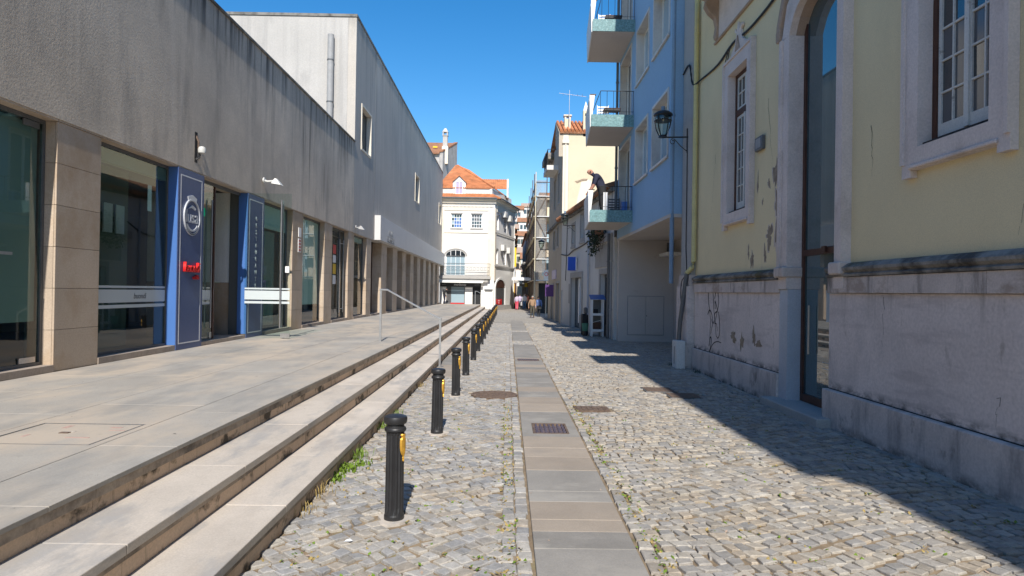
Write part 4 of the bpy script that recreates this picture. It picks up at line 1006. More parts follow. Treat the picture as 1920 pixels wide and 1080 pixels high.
# hairline cracks
def crack(y, z, dy, dz, x, seed, r_=.0035):
    r = random.Random(seed); n = 9; pts = [(y+dy*k/n+r.uniform(-.03, .03), z+dz*k/n+r.uniform(-.03, .03)) for k in range(n+1)]
    vs = []; fs = []
    for k, (a, b) in enumerate(pts): w = r_*(1.3-k/n); vs += [(x, a-w, b+w), (x, a+w, b-w)]
    for k in range(n): fs.append((2*k, 2*k+1, 2*k+3, 2*k+2))
    MB().add(vs, fs).build('crack', 'black_seam', yh)
for i, q in enumerate(((8.75, 4.2, -.04, -.7), (12.3, 5.6, -.25, -1.3), (15.4, 5.2, .3, -1.6), (6.0, 3.2, .2, -.7))): crack(*q, WX-.003, i)
for i, q in enumerate(((8.3, 1.9, .05, -.7), (12.9, 1.9, .1, -.7), (6.35, .95, .02, -.3))): crack(*q, WX-.063, 20+i, .0025)
# ---- fixtures on the yellow house
t = thing('gutter_pipe', 'yellow painted rain pipe with grey lower end on the yellow house corner', 'rain pipe', (WX-.1, 16.8, .7))
MB().tube([(WX-.09, 16.80, 12.1), (WX-.09, 16.80, 2.75), (WX-.10, 16.85, 2.62), (WX-.22, 17.0, 2.44)], .062, 12).build('upper_pipe', 'yellow_flat', t, smooth=True)
MB().tube([(WX-.21, 16.98, 2.47), (WX-.32, 17.16, 1.2), (WX-.34, 17.2, .70)], .058, 12).build('lower_pipe', 'steel_dark', t, smooth=True)
for z in (4.2, 6.4, 8.6): MB().lathe([(.072, 0), (.072, .05)], (WX-.09, 16.80, z), 12).build('pipe_clip', 'yellow_flat', t)
t = thing('utility_box', 'small weathered white stone box at the foot of the rain pipe', 'box', (WX-.36, 17.15, 0))
MB().box(WX-.50, WX-.27, 16.80, 17.25, -.05, .70).build('housing', 'white_wall', t, bevel=.012)
bx('slot', 'dark', t, WX-.505, WX-.499, 17.0, 17.03, .1, .55)
t = thing('rain_pipe', 'tall blue rain pipe where the blue house meets the pilaster', 'rain pipe', (4.52, 18.0, 2))
MB().tube([(4.50, 18.02, 16), (4.50, 18.02, 2.2)], .06, 12).build('pipe', 'pipe_blue', t, smooth=True)
for z in (3.5, 6.8, 10): MB().lathe([(.072, 0), (.072, .06)], (4.50, 18.02, z), 12).build('pipe_clip', 'pipe_blue', t)
t = thing('intercom', 'small dark metal box on the yellow wall beside the narrow window', 'box', (WX-.05, 12.55, 4.7))
MB().box(WX-.075, WX-.001, 12.40, 12.76, 4.70, 4.97).build('housing', 'steel_dark', t, bevel=.012); bx('face_plate', 'pipe_grey', t, WX-.080, WX-.0755, 12.46, 12.70, 4.75, 4.93)
def lantern(x, y, z, wallx, lab, s=1.0):
    t = thing('wall_lantern', lab, 'street lamp', (wallx, y, z), 'wall lanterns along the street')
    q = lambda rz: [(r*s, zz*s) for r, zz in rz]
    MB().lathe(q([(.03, .70), (.16, .685), (.24, .63), (.255, .585), (.235, .565)]), (x, y, z), 20).build('hood', 'iron', t, smooth=True)
    MB().lathe(q([(.05, .70), (.055, .82), (.03, .83)]), (x, y, z), 10).build('finial', 'pipe_blue', t)
    MB().lathe(q([(.215, .56), (.225, .50), (.19, .30), (.10, .07), (.05, .04)]), (x, y, z), 20).build('glass', 'clear', t, smooth=True)
    MB().lathe(q([(.228, .425), (.236, .44), (.228, .455)]), (x, y, z), 20).build('ring', 'iron', t)
    for k in range(4):
        a = math.pi/4+k*math.pi/2
        MB().tube([(x+s*r*math.cos(a), y+s*r*math.sin(a), z+s*zz) for r, zz in ((.235, .58), (.245, .42), (.20, .22), (.11, .05), (.03, .01))], .016*s, 6).build('rib', 'iron', t)
    MB().lathe(q([(.12, .0), (.10, .05), (.04, .06)]), (x, y, z), 12).build('cup', 'iron', t)
    MB().tube([(x-.02, y, z), (wallx, y, z+.02)], .02*s, 8).build('arm', 'iron', t)
    MB().tube([(wallx-.02, y, z+.25*s), (wallx-.02, y, z-.40*s)], .016*s, 6).build('wall_bar', 'iron', t)
    MB().tube([(wallx-.02, y, z-.36*s), (wallx-.2*s, y, z-.22*s), (wallx-.36*s, y, z-.04*s)], .012*s, 6).build('brace', 'iron', t)
    MB().tube([(wallx-.40*s+.09*s*math.cos(a)*(1-a/14), y, z-.11*s+.09*s*math.sin(a)*(1-a/14)) for a in np.linspace(1.6, 8.5, 18)], .010*s, 5).build('scroll', 'iron', t)
LG = 'clear'
lantern(4.07, 17.4, 6.08, WX-.12, 'black glass street lantern on a bracket, on the yellow house corner')
def cable(pts, r, lab, name='cable'):
    P2 = [Vector(p) for p in pts]; out = []
    for i in range(len(P2)-1):
        p0, p1, p2, p3 = P2[max(i-1, 0)], P2[i], P2[i+1], P2[min(i+2, len(P2)-1)]
        for k in range(4):
            u = k/4; out.append(.5*((2*p1)+(-p0+p2)*u+(2*p0-5*p1+4*p2-p3)*u*u+(-p0+3*p1-3*p2+p3)*u**3))
    out.append(P2[-1])
    tag(MB().tube(out, r, 6).build(name, 'cable', None), lab, 'cable', 'cables on the walls')
cx = WX-.035
cable([(cx, 9.0, 7.95), (cx, 10.6, 7.62), (cx, 12.0, 7.38), (cx, 13.2, 7.32), (cx, 14.2, 7.40), (cx, 15.2, 7.28), (cx, 16.5, 7.36), (WX-.16, 16.86, 7.34), (WX-.16, 17.2, 7.95), (WX-.16, 17.8, 7.9)], .024, 'thick black cable drooping across the yellow wall above the narrow window')
cable([(WX-.05, 14.35, 7.38), (WX-.05, 14.62, 6.9), (WX-.05, 14.75, 6.6), (WX-.05, 14.72, 7.0), (WX-.05, 14.5, 7.3)], .012, 'short black cable loop hanging beside the narrow window frame')
cable([(WX-.14, 17.38, 5.7), (WX-.14, 17.36, 4.4), (WX-.14, 17.37, 3.2), (WX-.14, 17.3, 2.5), (WX-.23, 17.45, 2.2), (WX-.23, 17.45, 1.6)], .012, 'thin black cable running down the pilaster below the lantern')

# neighbour added behind the camera to shade the street, only its shadow and reflection reach the picture
nh = thing('corner_house', 'unseen cream house beside the yellow house, added for the shadow it throws', 'house', (9, -18, 0))
bx('wall', 'cream', nh, 4.86, 14, -45, HY0-.01, -.1, 12.6); bx('cornice', 'surround', nh, 4.46, 14, -45, HY0-.02, 12.61, 12.8)

# ================================================================== RIGHT: BLUE HOUSE
bh = thing('blue_house', 'sky blue apartment house with teal edged balconies over an open ground floor', 'house', (8, 22, 0))
BX, BY0, BY1, BZ = 4.42, 17.97, 26.62, 4.12
floors = [0, 3.42, 6.84]
bw = [(18.25, 20.25), (20.95, 22.95)]
ops = []
for fz in floors:
    for a, b in bw: ops.append((a, b, 5.76+fz, 7.64+fz))
    ops.append((23.95, 26.2, 4.60+fz, 7.62+fz))
MB().wall(mX, BY0, BY1, BZ, 16.2, BX, BX+.40, ops).build('wall', 'blue', bh)
bx('wall', 'blue', bh, BX+.41, 13, BY1-.3, BY1, BZ, 16.2); bx('wall', 'blue', bh, BX+.41, 13, BY0, BY0+.3, BZ, 16.2)
bx('roof', 'soffit', bh, 4.02, 13, BY0, BY1, 16.21, 16.4)  # unseen overhang sized to shade part of the balcony fronts
bx('soffit', 'soffit', bh, BX+.005, 6.9, BY0+.01, BY1, BZ-.10, BZ-.002)
bx('core', 'room', bh, BX+1.3, 12.9, BY0+.32, BY1-.32, BZ, 16.1)
bx('garage_wall', 'garage', bh, 4.40, 6.9, 26.0, 26.3, -.1, BZ-.101)
bx('side_wall', 'garage', bh, 6.6, 6.9, BY0, 25.99, -.1, BZ-.101)
for x0 in (4.79, 5.50):
    p = MB().box(x0+.004, x0+.70, 25.975, 25.999, .28, 1.79).build('meter_cupboard_door', 'garage', bh, bevel=.006)
bx('cupboard_frame', 'pipe_grey', bh, 4.76, 6.23, 25.99, 25.998, .25, 1.82)
bx('door_knob', 'steel_dark', bh, 5.52, 5.545, 25.955, 25.974, 1.0, 1.06)
bx('canopy', 'white', bh, 6.0, 6.59, 24.6, 25.99, 3.38, 3.5)
bx('vent', 'steel_dark', bh, 6.3, 6.58, 25.97, 25.995, 3.55, 3.95)
for fz in floors:
    for (a, b) in bw:
        c, d = 5.76+fz, 7.64+fz
        f = MB().wall(mX, a-.05, b+.05, c-.05, d+.05, BX-.03, BX+.34, ((a+.03, b-.03, c+.03, d-.03),)).build('window', 'marble', bh)
        MB().box(BX-.07, BX-.031, a-.09, b+.09, c-.055, c+.02).build('sill', 'marble', f, bevel=.008)
        mid = (a+b)/2
        MB().wall(mX, a+.031, b-.031, c+.031, d-.031, BX+.24, BX+.32, ((a+.10, mid-.04, c+.10, d-.10), (mid+.04, b-.10, c+.10, d-.10))).build('frame', 'white', f)
        bx('pane', 'pane_light', f, BX+.27, BX+.28, a+.10, mid-.04, c+.10, d-.10); bx('pane', 'pane_light', f, BX+.27, BX+.28, mid+.04, b-.10, c+.10, d-.10)
    a, b, c, d = 23.95, 26.2, 4.60+fz, 7.62+fz
    f = MB().wall(mX, a-.05, b+.05, c+.01, d+.05, BX-.03, BX+.36, ((a+.03, b-.03, c+.02, d-.03),)).build('balcony_door', 'marble', bh)
    MB().wall(mX, a+.031, b-.031, c+.021, d-.031, BX+.26, BX+.34, ((a+.12, a+1.0, c+.12, d-.10), (a+1.12, b-.12, c+.12, d-.10))).build('frame', 'white', f)
    bx('pane', 'pane', f, BX+.29, BX+.30, a+.12, a+1.0, c+.12, d-.10); bx('pane', 'pane', f, BX+.29, BX+.30, a+1.12, b-.12, c+.12, d-.10)
t0 = bh
def balcony(fz):
    z0, z1 = 4.45+fz, 4.88+fz
    sl = MB().prism([(2.89, 23.40, z0+.02), (BX-.001, 23.40, z0+.02), (BX-.001, 26.6, z0+.02), (3.12, 26.6, z0+.02)], (0, 0, .11)).build('balcony', 'soffit', bh)
    bx('fascia', 'teal', sl, 2.89, BX-.002, 23.36, 23.398, z0, z1)
    bx('fascia', 'white', sl, 2.93, BX-.002, 23.40, 23.46, z0+.131, z1-.01)
    # outer parapet panel, thicker at the top
    MB().add([(2.83, 23.45, z1+.72), (3.02, 23.45, z1+.72), (2.90, 23.45, z0), (2.86, 23.45, z0), (3.05, 26.62, z1+.72), (3.22, 26.62, z1+.72), (3.13, 26.62, z0), (3.09, 26.62, z0)],
             [(0, 1, 2, 3), (7, 6, 5, 4), (0, 4, 5, 1), (1, 5, 6, 2), (2, 6, 7, 3), (3, 7, 4, 0)], 0).build('side_panel', 'white', sl)
    bx('panel_face', 'blue', sl, 2.815, 2.829, 23.5, 23.51, z1+.5, z1+.6)
    bx('coping', 'rust', sl, 2.85, 3.06, 23.44, 23.56, z1+.721, z1+.75)
    MB().tube([(BX-.01, 23.42, z1+.86), (3.22, 23.42, z1+.86), (3.22, 24.0, z1+.82), (3.27, 26.4, z1+.80)], .014, 6).build('handrail', 'iron', sl)
    for i in range(6): MB().tube([(3.22+i*.235, 23.42, z1-.01), (3.22+i*.235, 23.42, z1+.86)], .009, 5).build('baluster', 'iron', sl)
    MB().tube([(BX-.01, 23.42, z1+.12), (3.22, 23.42, z1+.12)], .008, 5).build('lower_rail', 'iron', sl)
    return sl
for fz in floors: balcony(fz)
for x, y, r_, mm, lab in ((4.36, 26.72, .055, 'steel_dark', 'dark rain pipe at the far edge of the blue house'),):
    t = thing('rain_pipe', lab, 'rain pipe', (x, y, 4))
    MB().tube([(x, y, 16), (x, y, 4.2)], r_, 10).build('pipe', mm, t, smooth=True)
    for z in (7.0, 10.5): MB().lathe([(.07, 0), (.07, .06)], (x, y, z), 10).build('pipe_clip', mm, t)
def balcony_table(x, y, z, lab):
    t = thing('balcony_table', lab, 'table', (x, y, z), 'furniture on the balconies')
    for i in range(7): bx('slat', 'brown_wood', t, x-.30+i*.088, x-.22+i*.088, y-.3, y+.3, z+.70, z+.725)
    for sx in (-.26, .26):
        for sy in (-.25, .25): bx('leg', 'black', t, x+sx-.015, x+sx+.015, y+sy-.015, y+sy+.015, z, z+.70)
    bx('apron', 'black', t, x-.3, x+.3, y-.29, y-.27, z+.60, z+.70)
def stack_chair(x, y, z, lab, mat='white_clean'):
    t = thing('garden_chair', lab, 'chair', (x, y, z), 'furniture on the balconies')
    bx('seat', mat, t, x-.22, x+.22, y-.22, y+.22, z+.42, z+.45)
    for sx in (-.2, .2):
        for sy in (-.2, .2): bx('leg', mat, t, x+sx-.015, x+sx+.015, y+sy-.015, y+sy+.015, z, z+.42)
    for i in range(4): bx('back_slat', mat, t, x-.22, x+.22, y+.2, y+.225, z+.52+i*.10, z+.58+i*.10)
    for sx in (-.21, .21): bx('back_post', mat, t, x+sx-.012, x+sx+.012, y+.201, y+.224, z+.45, z+.92)
balcony_table(3.75, 24.3, 4.58+3.42, 'dark slatted balcony table on the middle balcony of the blue house')
balcony_table(3.75, 24.3, 4.58+6.84, 'dark slatted balcony table on the top balcony of the blue house')
stack_chair(3.45, 24.2, 4.58+3.42, 'white metal chair on the middle balcony of the blue house')
stack_chair(3.45, 24.2, 4.58+6.84, 'white metal chair on the top balcony of the blue house')
stack_chair(3.95, 24.4, 4.58, 'dark folding chair with slatted back on the lowest balcony', 'steel_dark')
t = thing('balcony_cabinet', 'narrow white cabinet beside the man on the lowest balcony', 'cabinet', (3.42, 23.7, 4.58), 'furniture on the balconies')
bx('body', 'white', t, 3.40, 3.56, 23.60, 23.95, 4.58, 5.55); bx('door', 'white_clean', t, 3.41, 3.55, 23.585, 23.599, 4.62, 5.5)
t = thing('cool_box', 'pale blue box on the lowest balcony by the door', 'box', (4.2, 24.0, 4.58)); bx('body', 'panel_side', t, 4.1, 4.3, 23.8, 24.1, 4.58, 5.25); bx('lid', 'pale_blue', t, 4.09, 4.31, 23.79, 24.11, 5.251, 5.3)
t = thing('tv_aerial', 'thin television aerial seen beyond the middle balcony', 'aerial', (3.65, 40.6, 12.4))
MB().tube([(3.65, 40.6, 12.0), (3.65, 40.6, 14.5)], .02, 6).build('mast', 'steel', t)
for i in range(5): MB().tube([(3.25+i*.3, 40.45, 14.1), (3.25+i*.3, 40.75, 14.3)], .012, 5).build('element', 'steel', t)
MB().tube([(3.0, 40.6, 14.3), (4.7, 40.6, 14.1)], .014, 5).build('boom', 'steel', t)

# ================================================================== RIGHT: LOW WHITE HOUSE
WA, WB = (4.36, 26.72), (3.25, 40.0)
wm = line_map(WA, WB); WL = 13.3
wh = thing('white_house', 'low white two storey house with tiled eaves, grey stone shopfront and stained plaster', 'house', (4, 33, 0))
ops = [(8.9, 9.75, 4.62, 5.60), (6.4, 7.3, 4.72, 5.98), (6.55, 9.75, -.2, 2.72), (1.2, 2.6, -.2, 2.75), (12.75, 13.2, -.2, 2.05)]
MB().wall(wm, .05, WL, -.1, 6.2, 0, .35, ops).build('wall', 'white_wall', wh)
def frame(par, a, b, c, d, w=.16, mat='stone_grey', name='window', depth=.03):
    return MB().wall(wm, a-w, b+w, c-w, d+w, -depth, .02, ((a, b, c, d),)).build(name, mat, par)
for (a, b, c, d) in ops[:2]:
    f = frame(wh, a, b, c, d); bx2 = MB().wall(wm, a, b, c, d, .15, .2, ((a+.06, (a+b)/2-.03, c+.06, d-.06), ((a+b)/2+.03, b-.06, c+.06, d-.06))).build('frame', 'steel_dark', f)
    MB().wall(wm, a+.05, b-.05, c+.05, d-.05, .17, .18).build('pane', 'pane', f)
    MB().wall(wm, a-.2, b+.2, c-.28, c-.162, -.06, .02).build('sill', 'stone_grey', f)
a, b = 6.55, 9.75
f = MB().wall(wm, a-.02, b+.25, -.1, 3.0, -.05, .02, ((a+.22, b-.02, .0, 2.72),)).build('shopfront', 'stone_grey', wh)
MB().wall(wm, a+.22, b-.02, .0, 2.72, .2, .28, ((a+.4, a+1.35, .75, 2.6), (a+1.75, b-.2, .1, 2.6))).build('frame', 'steel_dark', f)
MB().wall(wm, a+.4, a+1.35, .75, 2.6, .22, .24).build('pane', 'pane', f); MB().wall(wm, a+1.75, b-.2, .1, 2.6, .22, .24).build('pane', 'pane', f)
MB().wall(wm, a+1.42, a+1.7, .3, 2.66, .10, .195).build('shutter_board', 'white_clean', f)
MB().wall(wm, a+.3, a+1.4, .02, .74, .10, .195).build('stall_riser', 'stone_grey', f)
a, b = 1.2, 2.6
f = frame(wh, a, b, -.1, 2.75, .22, 'stone_grey', 'shop_door')
MB().wall(wm, a, b, 0, 2.75, .2, .28, ((a+.12, (a+b)/2-.06, .5, 2.6), ((a+b)/2+.06, b-.12, .5, 2.6))).build('frame', 'steel_dark', f)
MB().wall(wm, a+.1, b-.1, .45, 2.62, .23, .25).build('pane', 'pane', f)
MB().wall(wm, a-.2, b+1.0, 3.05, 4.0, -.045, -.001).build('carved_panel', 'stone_grey', wh)
MB().wall(wm, a-.3, b+1.6, 4.1, 4.45, -.14, -.001).build('ledge', 'stone_grey', wh)
MB().wall(wm, 12.75, 13.2, 0, 2.05, .1, .15).build('door', 'steel_dark', wh)
MB().wall(wm, 10.15, 10.5, 1.3, 2.4, -.03, -.001).build('wall_plate', 'stone_grey', wh)
# eaves: every barrel tile end of the front course, then the roof sheet
for i in range(44):
    u = .1+i*.3
    p0 = Vector(wm(u+.15, 6.30, -.38)); p1 = Vector(wm(u+.15, 6.72, .9))
    MB().tube([p0, p1], .115, 8).build('roof_tile', 'terracotta_old', wh)
MB().wall(wm, .05, WL, 6.12, 6.27, -.22, .1).build('eaves_board', 'moulding', wh)
v = [wm(.05, 6.28, -.3), wm(WL, 6.28, -.3), wm(WL, 8.0, 4.6), wm(.05, 8.0, 4.6)]
MB().prism(v, (0, 0, -.08)).build('roof', 'terracotta_old', wh)
for i in range(5, 0): pass
MB().wall(wm, .05, .4, -.1, 6.2, .36, 6.0).build('end_wall', 'white_wall', wh)
t = thing('projecting_sign', 'bright blue and white sign projecting from the low white house', 'sign', wm(8.3, 3.1, 0))
MB().wall(wm, 8.0, 8.12, 3.08, 3.80, -.52, -.08).build('face', 'blue_sign', t); MB().wall(wm, 8.121, 8.16, 3.06, 3.82, -.54, -.06).build('back', 'white_clean', t)
MB().wall(wm, 7.96, 7.999, 3.10, 3.78, -.12, -.0801).build('edge', 'white_clean', t); MB().tube([wm(8.06, 3.7, 0), wm(8.06, 3.7, -.1)], .02, 6).build('bracket', 'steel', t)
p = wm(9.0, 0, 0)
lx = wm(8.9, 0, -.55)
lantern(lx[0]-.02, lx[1], 5.55, p[0]+.02, 'black street lantern on the low white house beyond the balcony man', .95)
cable([wm(13.2, 4.22, -.03), wm(11, 4.05, -.03), wm(9.2, 4.22, -.03), wm(7.0, 4.3, -.03), wm(5.2, 4.45, -.03), wm(4.0, 4.9, -.03)], .035, 'black cable sagging along the front of the low white house')
cable([wm(11.2, 6.0, -.03), wm(11.3, 4.8, -.03), wm(11.4, 3.6, -.03), wm(11.6, 2.6, -.03)], .018, 'thin cable hanging down the low white house left of its shopfront')
for s_, mm, r_, lab in ((.62, 'steel_dark', .075, 'thick dark rain pipe between the white house and the garage wall'), (4.8, 'pale_blue', .05, 'pale blue pipe down the middle of the low white house'), (.2, 'pipe_grey', .05, 'thin grey pipe at the corner of the garage wall')):
    q = wm(s_, 0, -.10); t = thing('rain_pipe', lab, 'rain pipe', q)
    MB().tube([(q[0], q[1], .02), (q[0], q[1], 4.4 if s_ < 4 else 6.1)], r_, 10).build('pipe', mm, t, smooth=True)
    for z in (1.2, 3.2): MB().lathe([(r_+.015, 0), (r_+.015, .06)], (q[0], q[1], z), 10).build('pipe_clip', mm, t)

# shelf rack and clutter in front of it
t = thing('shelf_rack', 'white open shelf rack with blue top standing on the cobbles by the white house', 'shelf', (4.0, 28.7, 0))
rx0, rx1, ry0, ry1 = 3.66, 4.20, 28.45, 28.95
for x in (rx0, rx1-.06):
    for y in (ry0, ry1-.05): bx('post', 'white_clean', t, x, x+.06, y, y+.05, 0, 1.62)
for z in (.22, .92): bx('shelf', 'white_clean', t, rx0+.02, rx1-.02, ry0-.01, ry1+.01, z, z+.10)
MB().prism([(rx0-.06, ry0-.05, 1.62), (rx1+.06, ry0-.05, 1.62), (rx1+.06, ry1+.05, 1.80), (rx0-.06, ry1+.05, 1.80)], (0, 0, .03)).build('top', 'panel_side', t)
bx('back_panel', 'steel_dark', t, rx0+.07, rx1-.07, ry1-.03, ry1-.01, .33, 1.60)
MB().tube([(rx0+.06, ry0+.02, .62), (rx1-.06, ry0+.02, .74)], .012, 5).build('brace', 'white_clean', t)
tag(MB().box(rx0+.10, rx0+.30, ry0+.1, ry0+.35, 1.022, 1.20).build('crate', 'dark_cloth', None, bevel=.01), 'dark crate on the middle shelf of the white rack', 'crate')
tag(MB().box(rx0+.09, rx1-.10, ry0+.12, ry0+.36, .322, .62).build('crate', 'brown_wood', None, bevel=.01), 'brown crate on the bottom shelf of the white rack', 'crate')
t = thing('bin', 'small green bucket beside the shelf rack', 'bucket', (3.47, 28.9, 0))
MB().lathe([(.12, .22), (.16, .55), (.17, .56), (.155, .56), (.115, .23)], (3.44, 28.9, 0), 14).build('body', surf('bucket_green', (.08, .22, .16)), t); MB().lathe([(.10, 0), (.10, .22)], (3.44, 28.9, 0), 10).build('stand', 'black', t)
t = thing('stacked_goods', 'dark covered pile of goods behind the green bucket', 'pile', (3.5, 29.5, 0))
m = MB().box(3.36, 3.62, 29.2, 29.9, 0, .95).build('cover', 'dark_cloth', t, bevel=.06, seg=2); MB().box(3.44, 3.6, 29.3, 29.7, .951, 1.25).build('bundle', 'steel_dark', t, bevel=.05)

# ================================================================== RIGHT: TALL CREAM HOUSE
CA, CB = (3.25, 40.06), (3.05, 49.6)
cm = line_map(CA, CB); CL = 9.5
ch = thing('cream_house', 'tall cream house with blank sunlit gable, chimneys and tiled roof', 'house', (6, 45, 0))
cops = [(4.1, 5.5, 4.85, 6.1), (1.9, 2.9, 4.9, 6.12), (4.2, 5.4, 7.6, 9.6), (1.6, 2.5, 7.7, 9.6), (5.1, 6.7, -.2, 2.4), (1.0, 3.0, -.2, 2.5)]
MB().wall(cm, 0, CL, -.1, 6.3, 0, .35, tuple(o for o in cops if o[3] < 7)).build('wall', 'beige', ch)
MB().wall(cm, 0, CL, 6.45, 11.75, 0, .35, tuple(o for o in cops if o[2] > 7)).build('wall', 'beige', ch)
MB().wall(cm, -.05, CL, 6.301, 6.449, -.18, .2).build('string_course', 'moulding', ch)
bx('gable_wall', 'cream', ch, 3.61, 12, 40.06, 40.4, 5.0, 11.72)
bx('quoin', 'cream_pale', ch, 3.26, 3.60, 40.05, 40.055, 6.5, 11.7)
MB().tube([(3.42, 40.02, 11.4), (3.42, 40.02, 6.6)], .045, 8).build('downpipe', 'cream_pale', ch)
bx('hopper', 'cream_pale', ch, 3.2, 3.62, 39.95, 40.05, 11.05, 11.25)
MB().prism([(x, 40.045, z) for x, z in ((4.1, 6.9), (5.4, 6.9), (5.3, 7.6), (5.0, 8.3), (5.1, 8.75), (4.7, 8.9), (4.4, 8.72), (4.3, 8.2), (4.15, 7.6))], (0, .013, 0)).build('bare_patch', 'cream_pale', ch)
MB().prism([(x, 40.04, z) for x, z in ((4.15, 8.62), (4.35, 8.72), (4.75, 8.78), (4.8, 8.9), (4.5, 8.9), (4.2, 8.78), (4.0, 8.75))], (0, .0045, 0)).build('patch_edge', 'peeled', ch)
for (a, b, c, d) in cops:
    f = MB().wall(cm, a-.14, b+.14, c-.14, d+.14, -.03, .02, ((a, b, c, d),)).build('window' if c > 0 else 'door', 'stone_grey', ch)
    MB().wall(cm, a, b, c, d, .14, .2).build('shutter', 'steel_dark', f)
# roof: slopes that meet over the street wall, courses of barrel tiles on the near slope
rp = [(3.05, 39.95, 11.75), (12, 39.95, 11.75), (12, 43.2, 13.15), (3.0, 43.2, 13.15)]
MB().prism(rp, (0, 0, -.1)).build('roof', 'terracotta_old', ch)
MB().prism([(3.0, 43.2, 13.15), (12, 43.2, 13.15), (12, 49.7, 11.6), (2.9, 49.7, 11.6)], (0, 0, -.1)).build('roof', 'terracotta_old', ch)
for i in range(10):
    x = 3.12+i*.24; MB().tube([(x, 39.9, 11.80), (x, 43.2, 13.2)], .09, 8).build('roof_tile', 'terracotta', ch)
MB().prism([(3.0, 40.06, 11.75), (3.35, 40.06, 11.75), (3.35, 43.2, 13.1), (3.0, 43.2, 13.1)], (0, 0, -1.5)).build('gable_wall', 'beige', ch)
def chimney(x, y, z0, z1, w, spire=False):
    c_ = MB().box(x-w, x+w, y-w, y+w, z0, z1).build('chimney', 'cream', ch)
    if spire:
        MB().add([(x-w, y-w, z1+.001), (x+w, y-w, z1+.001), (x+w, y+w, z1+.001), (x-w, y+w, z1+.001), (x, y, z1+.62)], [(0, 3, 2, 1), (0, 1, 4), (1, 2, 4), (2, 3, 4), (3, 0, 4)]).build('chimney_cap', 'white', c_)
        bx('flue_hole', 'dark', c_, x-.06, x+.04, y-w-.004, y-w, z1-.35, z1-.18)
    else:
        for sx in (-1, 1):
            for sy in (-1, 1): bx('cap_post', 'cream_pale', c_, x+sx*(w-.05)-.05, x+sx*(w-.05)+.05, y+sy*(w-.05)-.05, y+sy*(w-.05)+.05, z1, z1+.16)
        bx('chimney_cap', 'cream_pale', c_, x-w-.06, x+w+.06, y-w-.06, y+w+.06, z1+.161, z1+.24)
chimney(3.58, 41.0, 11.9, 12.78, .19); chimney(4.63, 40.22, 11.5, 13.10, .16, True)
f = MB().wall(cm, 2.8, 5.8, 9.95, 10.25, -.75, .0).build('balcony', 'white_wall', ch)
for i in range(9): MB().tube([cm(2.9+i*.35, 10.25, -.70), cm(2.9+i*.35, 11.3, -.70)], .015, 5).build('baluster', 'iron', f)
MB().tube([cm(2.85, 11.3, -.70), cm(5.75, 11.3, -.70)], .02, 6).build('handrail', 'iron', f)
MB().tube([cm(2.85, 11.3, -.70), cm(2.85, 11.3, 0)], .02, 6).build('handrail', 'iron', f); MB().tube([cm(2.85, 10.3, -.70), cm(2.85, 11.3, -.70)], .02, 6).build('baluster', 'iron', f)
MB().wall(cm, 6.0, 9.5, 11.3, 11.75, -.6, .3).build('eaves', 'moulding', ch)
tag(MB().wall(cm, 3.0, 5.9, 2.80, 3.42, -.05, -.002).build('shop_sign', 'lilac_sign', None), 'faded lilac shop sign on the beige wall', 'sign')
tag(MB().wall(cm, 4.3, 4.42, 1.62, 2.42, -.62, -.05).build('shop_sign', 'purple', None), 'dark purple shop sign projecting from the beige wall', 'sign')
t = thing('traffic_sign', 'white no entry plate with red ring on a pole', 'sign', (3.0, 51.3, 0))
MB().tube([(3.0, 51.3, 0), (3.0, 51.3, 3.6)], .035, 8).build('pole', 'steel', t); bx('plate', 'white_clean', t, 2.80, 3.2, 51.24, 51.27, 2.85, 3.65)
o = MB(); vs = []; fs = []
for i in range(20):
    a = 2*math.pi*i/20
    for rr in (.15, .11): vs += [(3.0+rr*math.cos(a), 51.225, 3.32+rr*math.sin(a)), (3.0+rr*math.cos(a), 51.239, 3.32+rr*math.sin(a))]
for i in range(20):
    k, k2 = i*4, ((i+1) % 20)*4
    for p_, q_ in ((0, 1), (1, 3), (3, 2), (2, 0)): fs.append((k+p_, k+q_, k2+q_, k2+p_))
o.add(vs, fs).build('ring', 'red', t)
lantern(2.55, 50.6, 5.2, 3.2, 'distant black street lantern in front of the scaffolding', 1.05)
# ================================================================== FAR END: WHITE CORNER HOUSE
kh = thing('corner_house', 'white three storey corner house with cream pilasters, orange tiled roof and dormer', 'house', (-4, 68, 0))
FY = 65.9
S1, S2 = (-1.42, FY), (.62, 73.6)
sm_ = line_map(S1, S2); SL = 7.95
sm = lambda u, v, w: sm_(u, v, -w)            # w > 0 goes into the house
fw = [(-5.80, -4.72, 8.26, 9.68), (-3.78, -2.70, 8.26, 9.68), (-6.28, -4.32, 3.48, 5.45)]
fg = [(-6.2, -4.3, .4, 2.45), (-3.55, -2.72, .4, 2.45)]
MB().wall(mY, -6.85, -1.43, .3, 10.75, FY, FY+.35, fw+fg).build('wall', 'white_bright', kh)
so = [(.5, 1.5, 8.2, 9.65), (3.55, 4.75, 8.2, 9.75), (.5, 1.35, 4.75, 6.2), (3.5, 4.7, 4.75, 6.3), (.55, 4.2, .55, 2.75)]
MB().wall(sm, 0, SL, -.1, 10.75, 0, .35, so).build('wall', 'white_bright', kh)
MB().wall(sm, .3, SL-.3, -.1, .5, -.12, -.001).build('plinth', 'stone_grey', kh)
bx('wall', 'white_bright', kh, -2.68, -1.43, FY-.25, FY-.001, -.1, 2.95)
